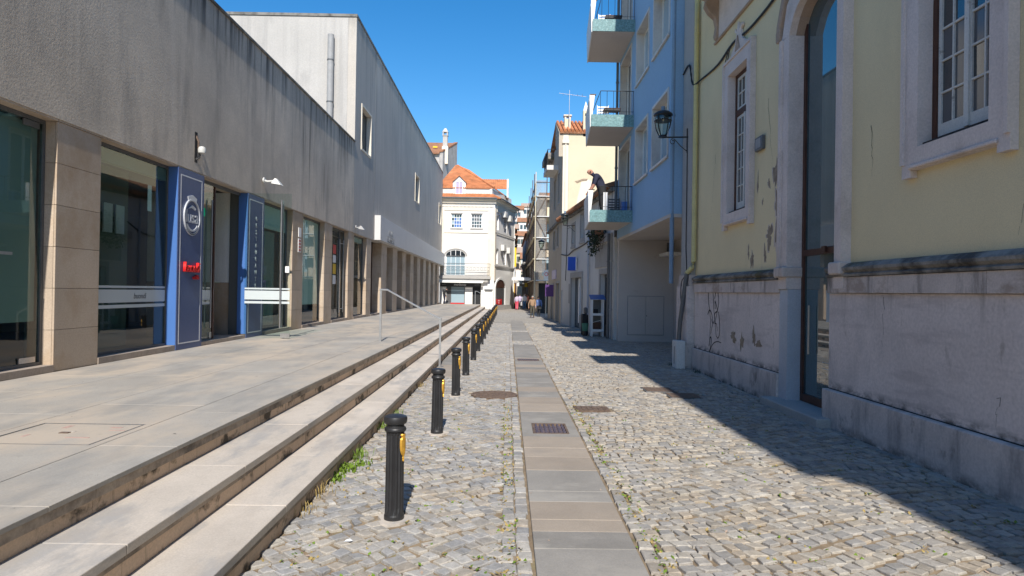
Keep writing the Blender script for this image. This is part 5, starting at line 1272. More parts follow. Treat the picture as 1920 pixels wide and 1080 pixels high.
# cream pilasters, string course, cornice
for x0, x1 in ((-6.85, -6.5), (-2.1, -1.40)): bx('pilaster', 'cream_pale', kh, x0, x1, FY-.06, FY-.001, 2.96, 10.2)
bx('frieze', 'cream_pale', kh, -6.499, -2.101, FY-.06, FY-.001, 10.0, 10.3); bx('string_course', 'cream_pale', kh, -6.499, -2.101, FY-.07, FY-.001, 7.75, 7.86)
MB().wall(sm, .0, .55, 2.96, 10.3, -.06, -.001).build('pilaster', 'cream_pale', kh)
MB().wall(sm, .0, SL, 7.8, 7.92, -.08, -.061).build('string_course', 'stone_grey', kh); MB().wall(sm, .0, SL, 4.42, 4.58, -.10, -.001).build('string_course', 'stone_grey', kh)
MB().wall(sm, .56, SL, 10.0, 10.75, -.10, -.001).build('frieze', 'cream_pale', kh)
pc = [(-.0, 10.76), (-.18, 10.76), (-.22, 10.95), (-.42, 11.05), (-.48, 11.2), (0, 11.2)]
MB().prism([(-6.9, FY+x, z) for x, z in pc], (5.6, 0, 0)).build('cornice', 'cream_pale', kh)
a = Vector(sm(0, 0, 0)); b = Vector(sm(SL+.3, 0, 0)); nrm = (Vector(sm(0, 0, 1))-a)
MB().prism([tuple(a+nrm*x+Vector((0, 0, z))) for x, z in pc], tuple(b-a)).build('cornice', 'cream_pale', kh)
for i in range(38): bx('dentil', 'cream_pale', kh, -6.75+i*.138, -6.67+i*.138, FY-.13, FY-.061, 10.42, 10.58)
MB().tube([(-6.9, FY-.55, 11.24), (-1.35, FY-.55, 11.24), tuple(a+nrm*-.52+Vector((.25, .2, 11.24))), tuple(b+nrm*-.52+Vector((0, 0, 11.2)))], .07, 8).build('gutter', 'steel_dark', kh)
MB().tube([tuple(b+nrm*-.45+Vector((0, 0, 11.15))), tuple(b+nrm*-.2+Vector((0, 0, 10.4))), tuple(b+nrm*-.1+Vector((-.15, -.2, 9.9))), tuple(b+nrm*-.1+Vector((-.15, -.2, .1)))], .06, 8).build('downpipe', 'white', kh)
# eaves skirt, parapet band, main roof with ridge ribs
E_ = tuple(a+nrm*-.5); E2 = tuple(b+nrm*-.5)
def tilted(name, quad, mat='terracotta', n=0):
    q = [Vector(p) for p in quad]; o = MB().prism(q, (0, 0, -.06)).build(name, mat, kh)
    if n:
        m = MB()
        for i in range(n+1):
            t_ = i/n; m.tube([q[0].lerp(q[1], t_), q[3].lerp(q[2], t_)], .055, 5)
        tag(m.build('roof_tile', mat, kh), kind='stuff')
tilted('roof', [(-6.95, FY-.5, 11.26), (E_[0]+.12, FY-.5, 11.26), (-1.75, FY+.3, 11.75), (-6.95, FY+.3, 11.75)], n=34)
tilted('roof', [(E_[0]+.1, FY-.45, 11.26), (E2[0], E2[1], 11.26), (E2[0]-.75, E2[1]+.1, 11.72), (-1.72, FY+.3, 11.75)], 'terracotta_old')
bx('parapet', 'white_wall', kh, -6.95, -1.75, FY+.3, FY+.6, 11.70, 12.32)
MB().wall(sm, .1, SL, 11.65, 12.3, .35, .65).build('parapet', 'white_wall', kh)
pk = (-5.75, 72.2, 15.75)
tilted('roof', [(-7.3, FY+.2, 12.34), (-1.55, FY+.2, 12.34), pk, (-5.95, 72.2, 15.75)], n=30)
tilted('roof', [(-1.55, FY+.2, 12.34), (.2, 74, 12.30), (-4.6, 74, 15.6), pk], 'terracotta', 14)
MB().tube([(-1.5, FY+.15, 12.42), pk], .12, 6).build('ridge', 'terracotta', kh)
tilted('roof', [(-3.6, 70.2, 13.0), (-.25, 70.2, 12.95), (-.25, 72.6, 14.35), (-3.6, 72.6, 14.35)], 'terracotta', 16)
MB().prism([(-.28, 70.1, 12.0), (-.28, 74.2, 12.0), (-.28, 74.2, 13.2), (-.28, 72.6, 14.42), (-.28, 70.1, 13.0)], (.2, 0, 0)).build('dormer_gable', 'white_wall', kh)
bx('dormer_window', 'pane', kh, -.079, -.06, 71.2, 72.2, 12.6, 13.3)
# the front dormer
d = MB().prism([(-5.72, FY+.25, 11.55), (-4.42, FY+.25, 11.55), (-4.42, FY+.25, 12.95), (-5.07, FY+.25, 13.55), (-5.72, FY+.25, 12.95)], (0, .25, 0)).build('dormer', 'white', kh)
bx('dormer_side', 'white', d, -5.72, -4.42, FY+.501, FY+2.2, 12.2, 12.9)
f = MB().wall(mY, -5.45, -4.69, 11.7, 12.95, FY+.19, FY+.249, ((-5.39, -5.09, 11.76, 12.9), (-5.05, -4.75, 11.76, 12.9))).build('frame', 'white_clean', d)
for xx in (-5.39, -5.05):
    bx('pane', 'lilac_sign', d, xx, xx+.30, FY+.22, FY+.23, 11.76, 12.9)
tilted('dormer_roof', [(-4.38, FY+.1, 12.95), (-4.38, FY+3.0, 12.95), (-5.07, FY+3.0, 13.6), (-5.07, FY+.1, 13.6)]); tilted('dormer_roof', [(-5.76, FY+.1, 12.95), (-5.07, FY+.1, 13.6), (-5.07, FY+3.0, 13.6), (-5.76, FY+3.0, 12.95)])
# windows
def grid_window(mp, o, nc, nr, pane, par=kh, depth=.12, s=1):
    a, b, c, d = o; wv = (b-a-.12-.04*(nc-1))/nc; hv = (d-c-.12-.05*(nr-1))/nr; cells = []
    for i in range(nc):
        for j in range(nr): cells.append((a+.06+i*(wv+.04), a+.06+i*(wv+.04)+wv, c+.06+j*(hv+.05), c+.06+j*(hv+.05)+hv))
    f = MB().wall(mp, a, b, c, d, depth, depth+.05, cells).build('window', 'white_clean', par)
    for q in cells:
        mm = pane if isinstance(pane, str) else random.choice(pane)
        MB().wall(mp, *q, depth+.03, depth+.035).build('pane', mm, f)
    return f
mF = lambda u, v, w: (u, FY+w, v)
grid_window(mF, fw[0], 4, 4, ('pane_teal', 'panel_side', 'pane_light')); grid_window(mF, fw[1], 4, 4, ('pane', 'pane_milky'))
for o in fw[:2]:
    MB().wall(mF, o[0]-.1, o[1]+.1, o[2]-.14, o[2]-.001, -.06, .1).build('sill', 'stone_grey', kh)
    MB().wall(mF, o[0]-.08, o[1]+.08, o[3]+.001, o[3]+.1, -.03, .1).build('lintel', 'stone_grey', kh)
a, b, c, d = fw[2]
f = grid_window(mF, fw[2], 4, 2, 'pane_light')
arch_pts = [(a+(b-a)*(.5-.5*math.cos(math.pi*k/12)), 5.45+.55*math.sin(math.pi*k/12)) for k in range(13)]
MB().prism([(x, FY-.006, z) for x, z in arch_pts], (0, .005, 0)).build('fanlight', 'pane', f)
for k in range(1, 4): bx('glazing_bar', 'white_clean', f, a+(b-a)*k/4-.025, a+(b-a)*k/4+.025, FY-.03, FY-.0065, 5.46, 5.45+.55*math.sin(math.acos(1-k/2)))
m = MB(); vs = []; fs = []
for k in range(13):
    t_ = math.pi*k/12; cxx = (a+b)/2
    for rr, dy in ((1.06, -.07), (1.22, -.07), (1.22, 0), (1.06, 0)): vs.append((cxx-(b-a)/2*rr*math.cos(t_), FY+dy-.002, 5.45+.62*rr*math.sin(t_)))
for k in range(12):
    for q in range(4): fs.append((k*4+q, k*4+(q+1) % 4, k*4+4+(q+1) % 4, k*4+4+q))
m.add(vs, fs).build('arch_moulding', 'stone_grey', kh)
for o in so[:4]:
    f = grid_window(sm, o, 2, 3, ('pane', 'pane_milky'))
    MB().wall(sm, o[0]-.12, o[1]+.12, o[3]+.001, o[3]+.12, -.04, .1).build('lintel', 'stone_grey', kh)
# balcony with iron railing, shop below with awning box and black fascia
bal = MB().box(-6.9, -1.75, FY-.95, FY-.001, 3.10, 3.42).build('balcony', 'stone_grey', kh, bevel=.03)
rl = MB()
for i in range(52):
    x = -6.85+i*.0985; rl.tube([(x, FY-.9, 3.42), (x, FY-.9, 4.62)], .011, 4)
for z in (3.5, 3.95, 4.3): rl.tube([(-6.85, FY-.9, z), (-1.8, FY-.9, z)], .014, 4)
for i in range(14):
    cx_ = -6.6+i*.36; rl.tube([(cx_+.12*math.cos(q), FY-.9, 4.12+.13*math.sin(q)) for q in np.linspace(0, 6.28, 10)], .012, 4)
tag(rl.build('railing', 'iron', bal), kind='stuff')
MB().tube([(-6.85, FY-.01, 4.64), (-6.85, FY-.9, 4.64), (-1.8, FY-.9, 4.64), (-1.8, FY-.01, 4.64)], .022, 5).build('handrail', 'iron', bal)
bx('bracket', 'stone_grey', bal, -2.35, -2.0, FY-.8, FY-.001, 2.80, 3.098)
t = thing('awning', 'folded white awning box over the shop of the corner house', 'awning', (-4.5, FY-.4, 2.7))
bx('box', 'white_clean', t, -6.85, -2.3, FY-.75, FY-.2, 2.88, 3.06); bx('front_bar', 'white', t, -6.85, -2.45, FY-1.0, FY-.76, 2.72, 2.86)
t = thing('shop_sign', 'black shop fascia with white lettering under the awning', 'sign', (-4.5, FY-.1, 2.5), 'signs of the corner shop')
bx('face', 'black', t, -6.8, -2.55, FY-.16, FY-.02, 2.32, 2.80)
text('lettering', 'modasup', .34, (-4.8, FY-.166, 2.55), FACE_NY, 'white_clean', t, .003); text('lettering', 'moda', .18, (-6.4, FY-.166, 2.55), FACE_NY, 'pipe_grey', t, .003); text('lettering', 'sapatos', .18, (-3.1, FY-.166, 2.55), FACE_NY, 'pipe_grey', t, .003)
f = MB().wall(mF, -6.2, -4.3, .4, 2.45, .20, .26, ((-6.1, -5.75, .7, 2.4), (-5.7, -4.38, .72, 2.4))).build('shop_window', 'steel_dark', kh)
bx('display', 'pane_light', f, -5.7, -4.38, FY+.24, FY+.25, .72, 2.4); bx('display', 'pane_milky', f, -6.1, -5.75, FY+.24, FY+.25, .7, 2.4); bx('red_strip', 'red', f, -5.75, -4.35, FY+.15, FY+.199, .60, .70)
bx('door', 'dark', kh, -3.55, -2.72, FY+.25, FY+.3, .4, 2.45); bx('room', 'room', kh, -6.7, -1.6, FY+.4, FY+.45, .4, 10)
t = thing('box_sign', 'white box sign on the corner pillar above the handrail', 'sign', (-1.95, FY-.3, 2.3), 'signs of the corner shop')
bx('face', 'white_clean', t, -2.35, -1.5, FY-.42, FY-.252, 2.12, 3.05); bx('bracket', 'steel_dark', t, -2.3, -1.55, FY-.38, FY-.30, 1.98, 2.119)
text('lettering', 'OPTICA', .16, (-1.93, FY-.424, 2.72), FACE_NY, 'lilac_sign', t, .002)
# arched shop window on the side street
a, b, c, d = so[4]
pa = [(a+(b-a)*(.5-.5*math.cos(math.pi*k/12)), 2.30+.85*math.sin(math.pi*k/12)) for k in range(13)]
m = MB(); vs = []; fs = []
P_ = [(a, .5)]+pa+[(b, .5)]; cxx = (a+b)/2
for u, v in P_:
    uo = cxx+(u-cxx)*1.16; vo = v if v <= .5 else 2.30+(v-2.30)*1.2
    for q in ((u, v, -.09), (uo, vo, -.09), (uo, vo, -.001), (u, v, -.001)): vs.append(sm(*q))
for k in range(len(P_)-1):
    for q in range(4): fs.append((k*4+q, k*4+(q+1) % 4, k*4+4+(q+1) % 4, k*4+4+q))
ar = m.add(vs, fs).build('shop_arch', 'white', kh)
MB().prism([sm(u, v, -.012) for u, v in P_], tuple(Vector(sm(0, 0, .010))-Vector(sm(0, 0, 0)))).build('pane', 'pane_milky', ar)
MB().prism([sm(u, v, -.03) for u, v in pa], tuple(Vector(sm(0, 0, .016))-Vector(sm(0, 0, 0)))).build('fanlight', 'brown_wood', ar)
MB().wall(sm, a+.1, b-1.2, .55, 1.12, -.05, -.031).build('red_panel', 'red', ar)
for i, zz in enumerate((.95, .75)):
    text('lettering', ('SALDOS', 'ofertas')[i], .18, sm((a+b-1.1)/2, zz, -.055), (R(90), 0, math.atan2(S2[1]-S1[1], S2[0]-S1[0])), 'white_clean', ar, .002)
for i, (u, v) in enumerate(((2.75, 9.95), (4.9, 9.75), (2.45, 6.45), (4.75, 6.3))):
    t = thing('air_conditioner', ('white air conditioner high on the corner house side wall, nearer one', 'white air conditioner high on the corner house side wall, farther one', 'white air conditioner low on the corner house side wall, nearer one', 'white air conditioner low on the corner house side wall, farther one')[i], 'air conditioner', sm(u, v, 0), 'air conditioners on the corner house')
    MB().wall(sm, u-.4, u+.4, v-.3, v+.32, -.48, -.12).build('body', 'ac', t); MB().wall(sm, u-.3, u+.3, v-.36, v-.301, -.44, -.10).build('bracket', 'steel_dark', t)
    MB().lathe([(.2, 0), (.2, .02)], (0, 0, 0), 14).build('fan_grille', 'pipe_grey', t).matrix_local = Matrix.Translation(Vector(sm(u-.05, v, -.50))-Vector(sm(u, v, 0))) @ Matrix.Rotation(R(-90), 4, 'Y')
# old house with chimney behind
oh = thing('old_house', 'grey weathered house with tall chimney rising behind the grey building', 'house', (-9, 88, 0))
MB().prism([(-8.72, 85, 0), (-7.42, 92, 0), (-7.42, 92, 22.6), (-8.72, 85, 19.9)], (-.4, .08, 0)).build('gable_wall', 'old_wall', oh)
MB().prism([(-8.70, 84.9, 19.92), (-7.38, 92.1, 22.66), (-7.38, 92.1, 22.86), (-8.70, 84.9, 20.12)], (-.5, .1, 0)).build('verge', 'terracotta_old', oh)
bx('wall', 'old_wall', oh, -18, -9.13, 85, 85.4, 0, 19.7)
MB().prism([(-18, 84.6, 19.72), (-9.15, 84.6, 19.72), (-7.9, 92, 22.72), (-18, 92, 22.72)], (0, 0, -.12)).build('roof', 'terracotta_old', oh)
bx('roof_window', 'yellow_sign', oh, -10.3, -9.7, 87.4, 87.6, 21.0, 21.2)
cc = bx('chimney', 'cream_pale', oh, -8.95, -8.15, 86.0, 86.8, 18.6, 20.9); bx('chimney_shaft', 'old_wall', cc, -8.85, -8.25, 86.1, 86.7, 20.901, 22.3); bx('chimney_head', 'old_wall', cc, -8.92, -8.18, 86.03, 86.77, 22.301, 22.42)
for sx in (-8.9, -8.36):
    for sy in (86.05, 86.6): bx('cap_post', 'old_wall', cc, sx, sx+.16, sy, sy+.15, 22.421, 22.8)
MB().add([(-8.95, 86, 22.801), (-8.15, 86, 22.801), (-8.15, 86.8, 22.801), (-8.95, 86.8, 22.801), (-8.65, 86.3, 23.35), (-8.45, 86.3, 23.35), (-8.45, 86.5, 23.35), (-8.65, 86.5, 23.35)], [(0, 3, 2, 1), (4, 5, 6, 7), (0, 1, 5, 4), (1, 2, 6, 5), (2, 3, 7, 6), (3, 0, 4, 7)]).build('chimney_cap', 'old_wall', cc)

# ================================================================== THE ALLEY
def alley_house(y0, y1, x, h, mat, lab, side=-1, seed=0, rmat='terracotta_old'):
    r = random.Random(seed); t = thing('alley_house', lab, 'house', (x, (y0+y1)/2, 0), 'narrow houses of the far alley')
    mp = (lambda u, v, w: (x-w, u, v)) if side < 0 else (lambda u, v, w: (x+w, u, v))
    ops_ = []; n = max(1, int((y1-y0)/2.6)); z = 3.3
    while z < h-2.2:
        for i in range(n):
            c = y0+(i+.5)*(y1-y0)/n; ops_.append((c-.5, c+.5, z, z+1.7))
        z += 2.9
    for i in range(n):
        c = y0+(i+.5)*(y1-y0)/n; ops_.append((c-.85, c+.85, -.2, 2.5))
    MB().wall(mp, y0, y1, -.1, h, 0, .3, ops_).build('wall', mat, t)
    MB().wall(mp, y0, y1, -.1, h, 3.2, 3.5).build('wall', mat, t)
    a0, a1 = (x-3.5, x) if side < 0 else (x, x+3.5)
    bx('end_wall', mat, t, a0, a1-.31 if side < 0 else a1, y0+.0, y0+.3, -.1, h) if side < 0 else bx('end_wall', mat, t, a0+.31, a1, y0, y0+.3, -.1, h)
    for o in ops_:
        MB().wall(mp, *o, .18, .22).build('window' if o[2] > 0 else 'shop_door', r.choice(['pane', 'brown_wood', 'pane_milky']), t)
        if o[2] > 0: MB().wall(mp, o[0]-.12, o[1]+.12, o[2]-.12, o[2]-.001, -.12, .1).build('sill', 'stone_grey', t)
        if o[2] > 0 and r.random() < .4: MB().wall(mp, o[0]-.15, o[1]+.15, o[2]-.3, o[2]-.121, -.55, -.001).build('balcony', 'stone_grey', t)
    MB().prism([(a0, y0-.2, h), (a0, y1, h), ((a0+a1)/2, y1, h+1.2), ((a0+a1)/2, y0-.2, h+1.2)] if False else [(a0-.3, y0-.1, h+.02), (a1+.35*(1 if side < 0 else 0), y0-.1, h+.02), ((a0+a1)/2, y0-.1, h+1.1)], (0, y1-y0, 0)).build('roof', rmat, t)
    return t
alley_house(74.2, 80, .66, 9.0, 'white_wall', 'white alley house right behind the corner house', -1, 1)
alley_house(80.1, 88, .80, 8.2, 'cream', 'cream alley house beyond the white one', -1, 2)
alley_house(88.1, 99, .95, 9.5, 'white_wall', 'tall pale alley house in the middle of the alley', -1, 3)
alley_house(99.1, 118, 1.05, 9.0, 'cream_pale', 'farthest pale alley house before the hillside', -1, 4)
alley_house(90.2, 118, 2.55, 10.0, 'old_wall', 'dark grey alley house beyond the scaffolding', 1, 5)
tag(bx('end_house', 'beige', None, .2, 4.2, 122, 126, 0, 5.2), 'low beige house that closes the end of the alley', 'house')
def hanging_sign(x0, x1, y, z0, z1, mat, lab):
    t = thing('hanging_sign', lab, 'sign', (x0, y, z0), 'signs hanging in the alley')
    bx('face', mat, t, x0, x1, y, y+.12, z0, z1); bx('bracket', 'steel_dark', t, x0-.3, x0-.001, y+.03, y+.09, (z0+z1)/2-.04, (z0+z1)/2+.04)
hanging_sign(.30, .90, 74.0, 4.75, 6.9, 'yellow_sign', 'tall bright yellow sign hanging at the corner of the alley')
hanging_sign(.32, .82, 74.3, 3.55, 4.55, 'pale_blue', 'pale blue sign below the yellow one')
hanging_sign(1.0, 1.6, 82, 3.7, 4.6, 'white_clean', 'white round cornered sign on the cream alley house')
hanging_sign(1.0, 1.45, 86, 4.9, 5.6, 'black', 'small black sign above the white alley sign')
hanging_sign(1.05, 1.55, 90, 2.7, 3.3, 'white_clean', 'white sign low in the alley')
hanging_sign(2.0, 2.35, 78, 2.5, 3.0, 'yellow_sign', 'yellow sign on the dark side of the alley')
t = thing('display_post', 'brown and yellow shop display post at the alley corner', 'display stand', (.55, 73.6, 0)); bx('body', 'brown_wood', t, .62, .98, 73.75, 74.0, 0, 2.9); bx('strip', 'yellow_sign', t, .62, .75, 73.70, 73.749, .3, 2.8)
t = thing('awning', 'white flat awning stretched across the alley entrance', 'awning', (1.8, 70, 3.3))
MB().prism([(.42, 69.2, 3.30), (3.35, 69.2, 3.22), (3.35, 71.8, 3.42), (.42, 71.8, 3.50)], (0, 0, .06)).build('canvas', 'white_clean', t); bx('valance', 'white_clean', t, .42, 3.35, 69.17, 69.199, 3.12, 3.34)
MB().tube([(3.3, 69.3, 3.3), (2.3, 66, 5.0)], .02, 5).build('stay', 'steel', t); MB().tube([(.45, 69.3, 3.3), (.45, 71.5, 4.1)], .02, 5).build('stay', 'steel', t)
# scaffolded building
sb = thing('scaffolded_building', 'building wrapped in grey scaffold netting at the alley mouth', 'building', (4.5, 70, 0))
so_ = []
for z in (3.4, 6.4): so_ += [(3.05, 3.75, z, z+1.7), (4.3, 5.0, z, z+1.7)]
MB().wall(mY, 2.75, 9, -.1, 10.6, 59.2, 59.5, so_).build('wall', 'beige', sb); MB().wall(mX, 59.51, 90, -.1, 10.6, 2.75, 3.05, [(y_, y_+1, z, z+1.8) for y_ in range(61, 88, 3) for z in (3.4, 6.4)]).build('wall', 'beige', sb)
for o in so_: MB().wall(mY, *o, 59.35, 59.4).build('window', 'pane_light', sb)
bx('shop_front', 'dark', sb, 2.8, 4.2, 59.15, 59.199, 0, 2.7); bx('roof', 'terracotta_old', sb, 2.7, 9, 59, 90, 10.61, 10.9)
bx('upper_wall', 'cream', sb, 3.3, 6, 59.0, 59.19, 8.3, 10.0)
sc = thing('scaffold', 'steel pole scaffold with planks in front of the wrapped building', 'scaffold', (2.5, 65, 0))
for x, y, zt in ((2.36, 58.2, 12.6), (3.35, 58.2, 12.9), (4.3, 58.2, 12.9), (2.36, 61.5, 13.0), (2.36, 66, 13.2), (2.36, 71, 13.2), (2.36, 77, 13.2), (2.36, 84, 13.0)):
    MB().tube([(x, y, 0), (x, y, zt)], .045, 6).build('standard', 'rust' if zt > 12.7 else 'cream', sc)
for z in (2.9, 4.8, 6.7, 8.6, 10.4, 11.7):
    MB().tube([(2.36, 58.2, z), (4.6, 58.2, z)], .04, 6).build('ledger', 'rust', sc); MB().tube([(2.36, 58.2, z), (2.36, 86, z)], .04, 6).build('ledger', 'rust', sc)
    if z < 11: bx('plank', 'white', sc, 2.47, 4.6, 58.1, 59.0, z+.02, z+.08); bx('plank', 'cream', sc, 2.18, 2.35, 58.3, 86, z+.05, z+.09)
for k in range(4):
    MB().tube([(2.34, 58.2+k*6.5, 2.9+1.9*(k % 2)), (2.34, 64.7+k*6.5, 4.8+1.9*(k % 2))], .035, 5).build('brace', 'rust', sc)
for k in range(3): MB().tube([(2.4+(k % 2)*.95, 58.15, 4.8+1.9*k), (3.35-(k % 2)*.95, 58.15, 6.7+1.9*k)], .03, 5).build('brace', 'rust', sc)
MB().wall(mX, 58.25, 87, 2.9, 11.8, 2.43, 2.45).build('netting', 'net', sc); MB().wall(mY, 2.46, 3.3, 2.9, 11.9, 58.25, 58.27).build('netting', 'net', sc)
# hillside with houses beyond
V_ = []; F_ = []
nx, ny = 24, 16
for j in range(ny):
    for i in range(nx):
        y = 130+j*12; x = -80+i*8; V_.append((x, y, min(23, max(0, (y-135)*.30))+random.uniform(-.6, .6)-3))
for j in range(ny-1):
    for i in range(nx-1): F_.append((j*nx+i, j*nx+i+1, (j+1)*nx+i+1, (j+1)*nx+i))
hm = MB().add(V_, F_).build('hill', 'tree'); tag(hm, kind='structure')
hl = [(1.6, 150, 4.0, 7, 'cream', 'cream house at the foot of the hill, framed by the alley'), (4.9, 158, 3.5, 8, 'white_wall', 'white house on the hill behind the scaffolding edge'), (.2, 163, 3.2, 8, 'cream_pale', 'pale ochre house low on the hill beside the corner house'),
      (3.0, 170, 6.0, 6.5, 'cream', 'long cream house with a row of dark windows on the hill'), (.6, 180, 2.6, 7, 'white_wall', 'white narrow house at the edge of the hill gap'), (3.9, 186, 4.0, 7.5, 'surround', 'pinkish house with red roof halfway up the hill'),
      (1.4, 196, 3.0, 7.5, 'white_wall', 'white house under the top of the hill'), (5.2, 204, 4.5, 8, 'white_bright', 'bright white house high on the hill'), (2.4, 212, 4.5, 10.5, 'lilac', 'pale lilac house that tops the hill'), (6.4, 220, 4, 10, 'white_wall', 'white house at the top right of the hill')]
for i, (x, y, w, h, mat, lab) in enumerate(hl):
    z0 = (y-135)*.30-5; t = thing('hill_house', lab, 'house', (x, y, z0), 'houses on the far hill')
    o_ = [(x-w/2+.6+k*(w-1.2)/3, x-w/2+.6+k*(w-1.2)/3+.8, z0+h-2.3-3*q, z0+h-.9-3*q) for k in range(3) for q in (0, 1)]
    MB().wall(mY, x-w/2, x+w/2, z0, z0+h, y, y+.3, o_).build('wall', mat, t); bx('side_wall', mat, t, x-w/2, x+w/2, y+.301, y+6, z0, z0+h-.01)
    for q in o_: bx('window', 'pane', t, q[0], q[1], y+.2, y+.24, q[2], q[3])
    MB().prism([(x-w/2-.3, y-.4, z0+h), (x-w/2-.3, y+6.3, z0+h), (x-w/2-.3, y+3, z0+h+1.7)], (w+.6, 0, 0)).build('roof', 'surround_warm' if i % 3 == 0 else 'terracotta_old', t)
def bush(x, y, z, r_, lab, n=240, name='bush'):
    t = thing(name, lab, 'bush', (x, y, z)); m = MB(); rr = random.Random(int(x*10+y))
    for k in range(n):
        v = Vector((rr.gauss(0, 1), rr.gauss(0, 1), rr.gauss(0, .8))).normalized()*r_*rr.uniform(.4, 1.0); c = Vector((x, y, z+r_*.8))+v
        u = Vector((rr.gauss(0, 1), rr.gauss(0, 1), rr.gauss(0, 1))).normalized()*r_*.16; w_ = u.cross(v.normalized()).normalized()*r_*.13
        m.add([c-u, c+w_, c+u, c-w_], [(0, 1, 2, 3)])
    m.build('crown', 'tree', t); MB().tube([(x, y, z-1), (x, y, z+r_)], .12, 6).build('trunk', 'brown_wood', t)
bush(5.2, 181.5, 12.5, 1.0, 'round green tree between the hill houses')

# ================================================================== PLANTS, WEEDS, LITTER
def leafy(t, c, rad, n, size, mat, seed, name='leaves', droop=0.0):
    r = random.Random(seed); m = MB()
    for k in range(n):
        v = Vector((r.uniform(-1, 1)*rad[0], r.uniform(-1, 1)*rad[1], r.uniform(-1, 1)*rad[2]))
        if (v.x/rad[0])**2+(v.y/rad[1])**2+(v.z/rad[2])**2 > 1: continue
        p = Vector(c)+v; d = Vector((r.gauss(0, 1), r.gauss(0, 1), r.gauss(-droop, .7))).normalized()*size*r.uniform(.6, 1.3)
        s = d.cross(Vector((r.gauss(0, 1), r.gauss(0, 1), r.gauss(0, 1)))).normalized()*size*.32
        m.add([p, p+d*.5+s, p+d, p+d*.5-s], [(0, 1, 2, 3)])
    return m.build(name, mat, t)
pc_ = wm(2.0, 4.4, -.35)
t = thing('hanging_plant', 'dark straggly plant hanging over the ledge of the white house', 'plant', pc_)
leafy(t, (pc_[0], pc_[1], 4.65), (.35, 1.1, .6), 900, .13, 'leaf_dark', 3, 'leaves', .5); leafy(t, (pc_[0]-.05, pc_[1]+.6, 4.0), (.25, .9, .45), 350, .12, 'leaf_dark', 4, 'leaves', 1.0)
for k in range(9):
    q = wm(.8+k*.3, 4.3, -.2); MB().tube([q, (q[0]-.15+random.uniform(-.1, .1), q[1]+random.uniform(-.2, .3), 4.3+random.uniform(-.7, .6)), (q[0]-.25, q[1]+random.uniform(-.4, .6), 4.2+random.uniform(-.9, .9))], .012, 4).build('stem', 'brown_wood', t)
bx('plant_pot', 'terracotta_old', t, pc_[0]-.1, pc_[0]+.25, pc_[1]-.5, pc_[1]+.5, 4.452, 4.62)
def weed(x, y, n, h, mat, lab, seed, broad=False):
    r = random.Random(seed); t = thing('weed', lab, 'weed', (x, y, 0), 'weeds along the lowest step')
    for part in range(1):
        m = MB()
        for k in range(n):
            a = r.uniform(0, 6.28); l = h*r.uniform(.4, 1.1); b = Vector((x+r.gauss(0, .05), y+r.gauss(0, .09), -.01)); out = Vector((math.cos(a), math.sin(a), 0))*l*r.uniform(.2, .7); w = (.012 if broad else .0035)*r.uniform(.7, 1.3)
            s = Vector((-math.sin(a), math.cos(a), 0))*w; mid = b+out*.4+Vector((0, 0, l*.7)); tip = b+out+Vector((0, 0, l*(.75 if broad else .95)))
            m.add([b-s*.5, b+s*.5, mid+s, mid-s, tip], [(0, 1, 2, 3), (3, 2, 4)])
        tag(m.build('blades', mat, t), kind='stuff')
weed(-1.65, 7.42, 90, .13, 'leaf', 'bright green grassy weed by the step, left of the nearest bollard and farther of two', 1)
weed(-1.65, 6.95, 80, .085, 'leaf', 'low leafy green weed by the step, left of the nearest bollard', 2, True)
weed(-1.55, 7.15, 40, .07, 'leaf', 'small green weed among the cobbles beside the leafy weed', 3, True)
weed(-1.69, 6.55, 45, .075, 'leaf', 'yellowish green weed between the leafy weed and the dry grass', 4, True)
weed(-1.69, 6.1, 34, .13, 'straw', 'dry straw coloured grass against the lowest step', 5)
weed(-1.69, 5.6, 26, .11, 'straw', 'dry thin grass low on the step nearest the camera', 6)
weed(-1.66, 9.0, 70, .10, 'leaf', 'small green weed by the step near the second bollard', 7)
weed(-1.66, 10.1, 50, .08, 'leaf', 'tiny green weed by the step beyond the second bollard', 8)
weed(-1.66, 12.9, 50, .10, 'straw', 'dry weed by the step beyond the third bollard', 9)
weed(4.40, 17.5, 50, .10, 'leaf_dark', 'dark weed at the foot of the pilaster', 10); weed(4.62, 15.9, 60, .10, 'leaf_dark', 'dark weed at the plinth of the yellow house', 11)
mo = MB(); r = random.Random(11)
for k in range(900):
    x = r.choice((r.uniform(-1.7, .1), r.uniform(1.1, 4.5), r.gauss(.03, .03), r.gauss(1.13, .03))); y = 3.4+8*r.random()**1.4
    for q in range(r.randint(2, 7)):
        a = r.uniform(0, 6.28); l = r.uniform(.014, .042); p = Vector((x+r.gauss(0, .03), y+r.gauss(0, .03), -.006)); o_ = Vector((math.cos(a)*l, math.sin(a)*l, l*r.uniform(.2, .7))); s = Vector((-o_.y, o_.x, 0))*.35
        mo.add([p, p+o_*.5+s, p+o_, p+o_*.5-s], [(0, 1, 2, 3)], 0 if r.random() < .45 else 1)
tag(mo.build('moss', ['leaf', 'straw']), kind='stuff')
lf = MB()
for k in range(260):
    x, y = r.uniform(-1.65, 4.6), 3.4+16*r.random()**1.3; a = r.uniform(0, 6.28); l = r.uniform(.012, .03); p = Vector((x, y, .008)); o_ = Vector((math.cos(a)*l, math.sin(a)*l, r.uniform(0, .01))); s = Vector((-o_.y, o_.x, .002))*.4
    lf.add([p-o_, p+s, p+o_, p-s], [(0, 1, 2, 3)])
tag(lf.build('fallen_leaves', 'surround_warm'), kind='stuff')
tag(MB().add([(-1.20, 4.92, .010), (-1.15, 4.915, .014), (-1.135, 4.94, .010), (-1.16, 4.955, .02), (-1.19, 4.95, .012)], [(0, 1, 2, 3, 4)]).build('paper_scrap', 'white_clean'), 'crumpled white paper scrap on the cobbles in front of the nearest bollard', 'litter')

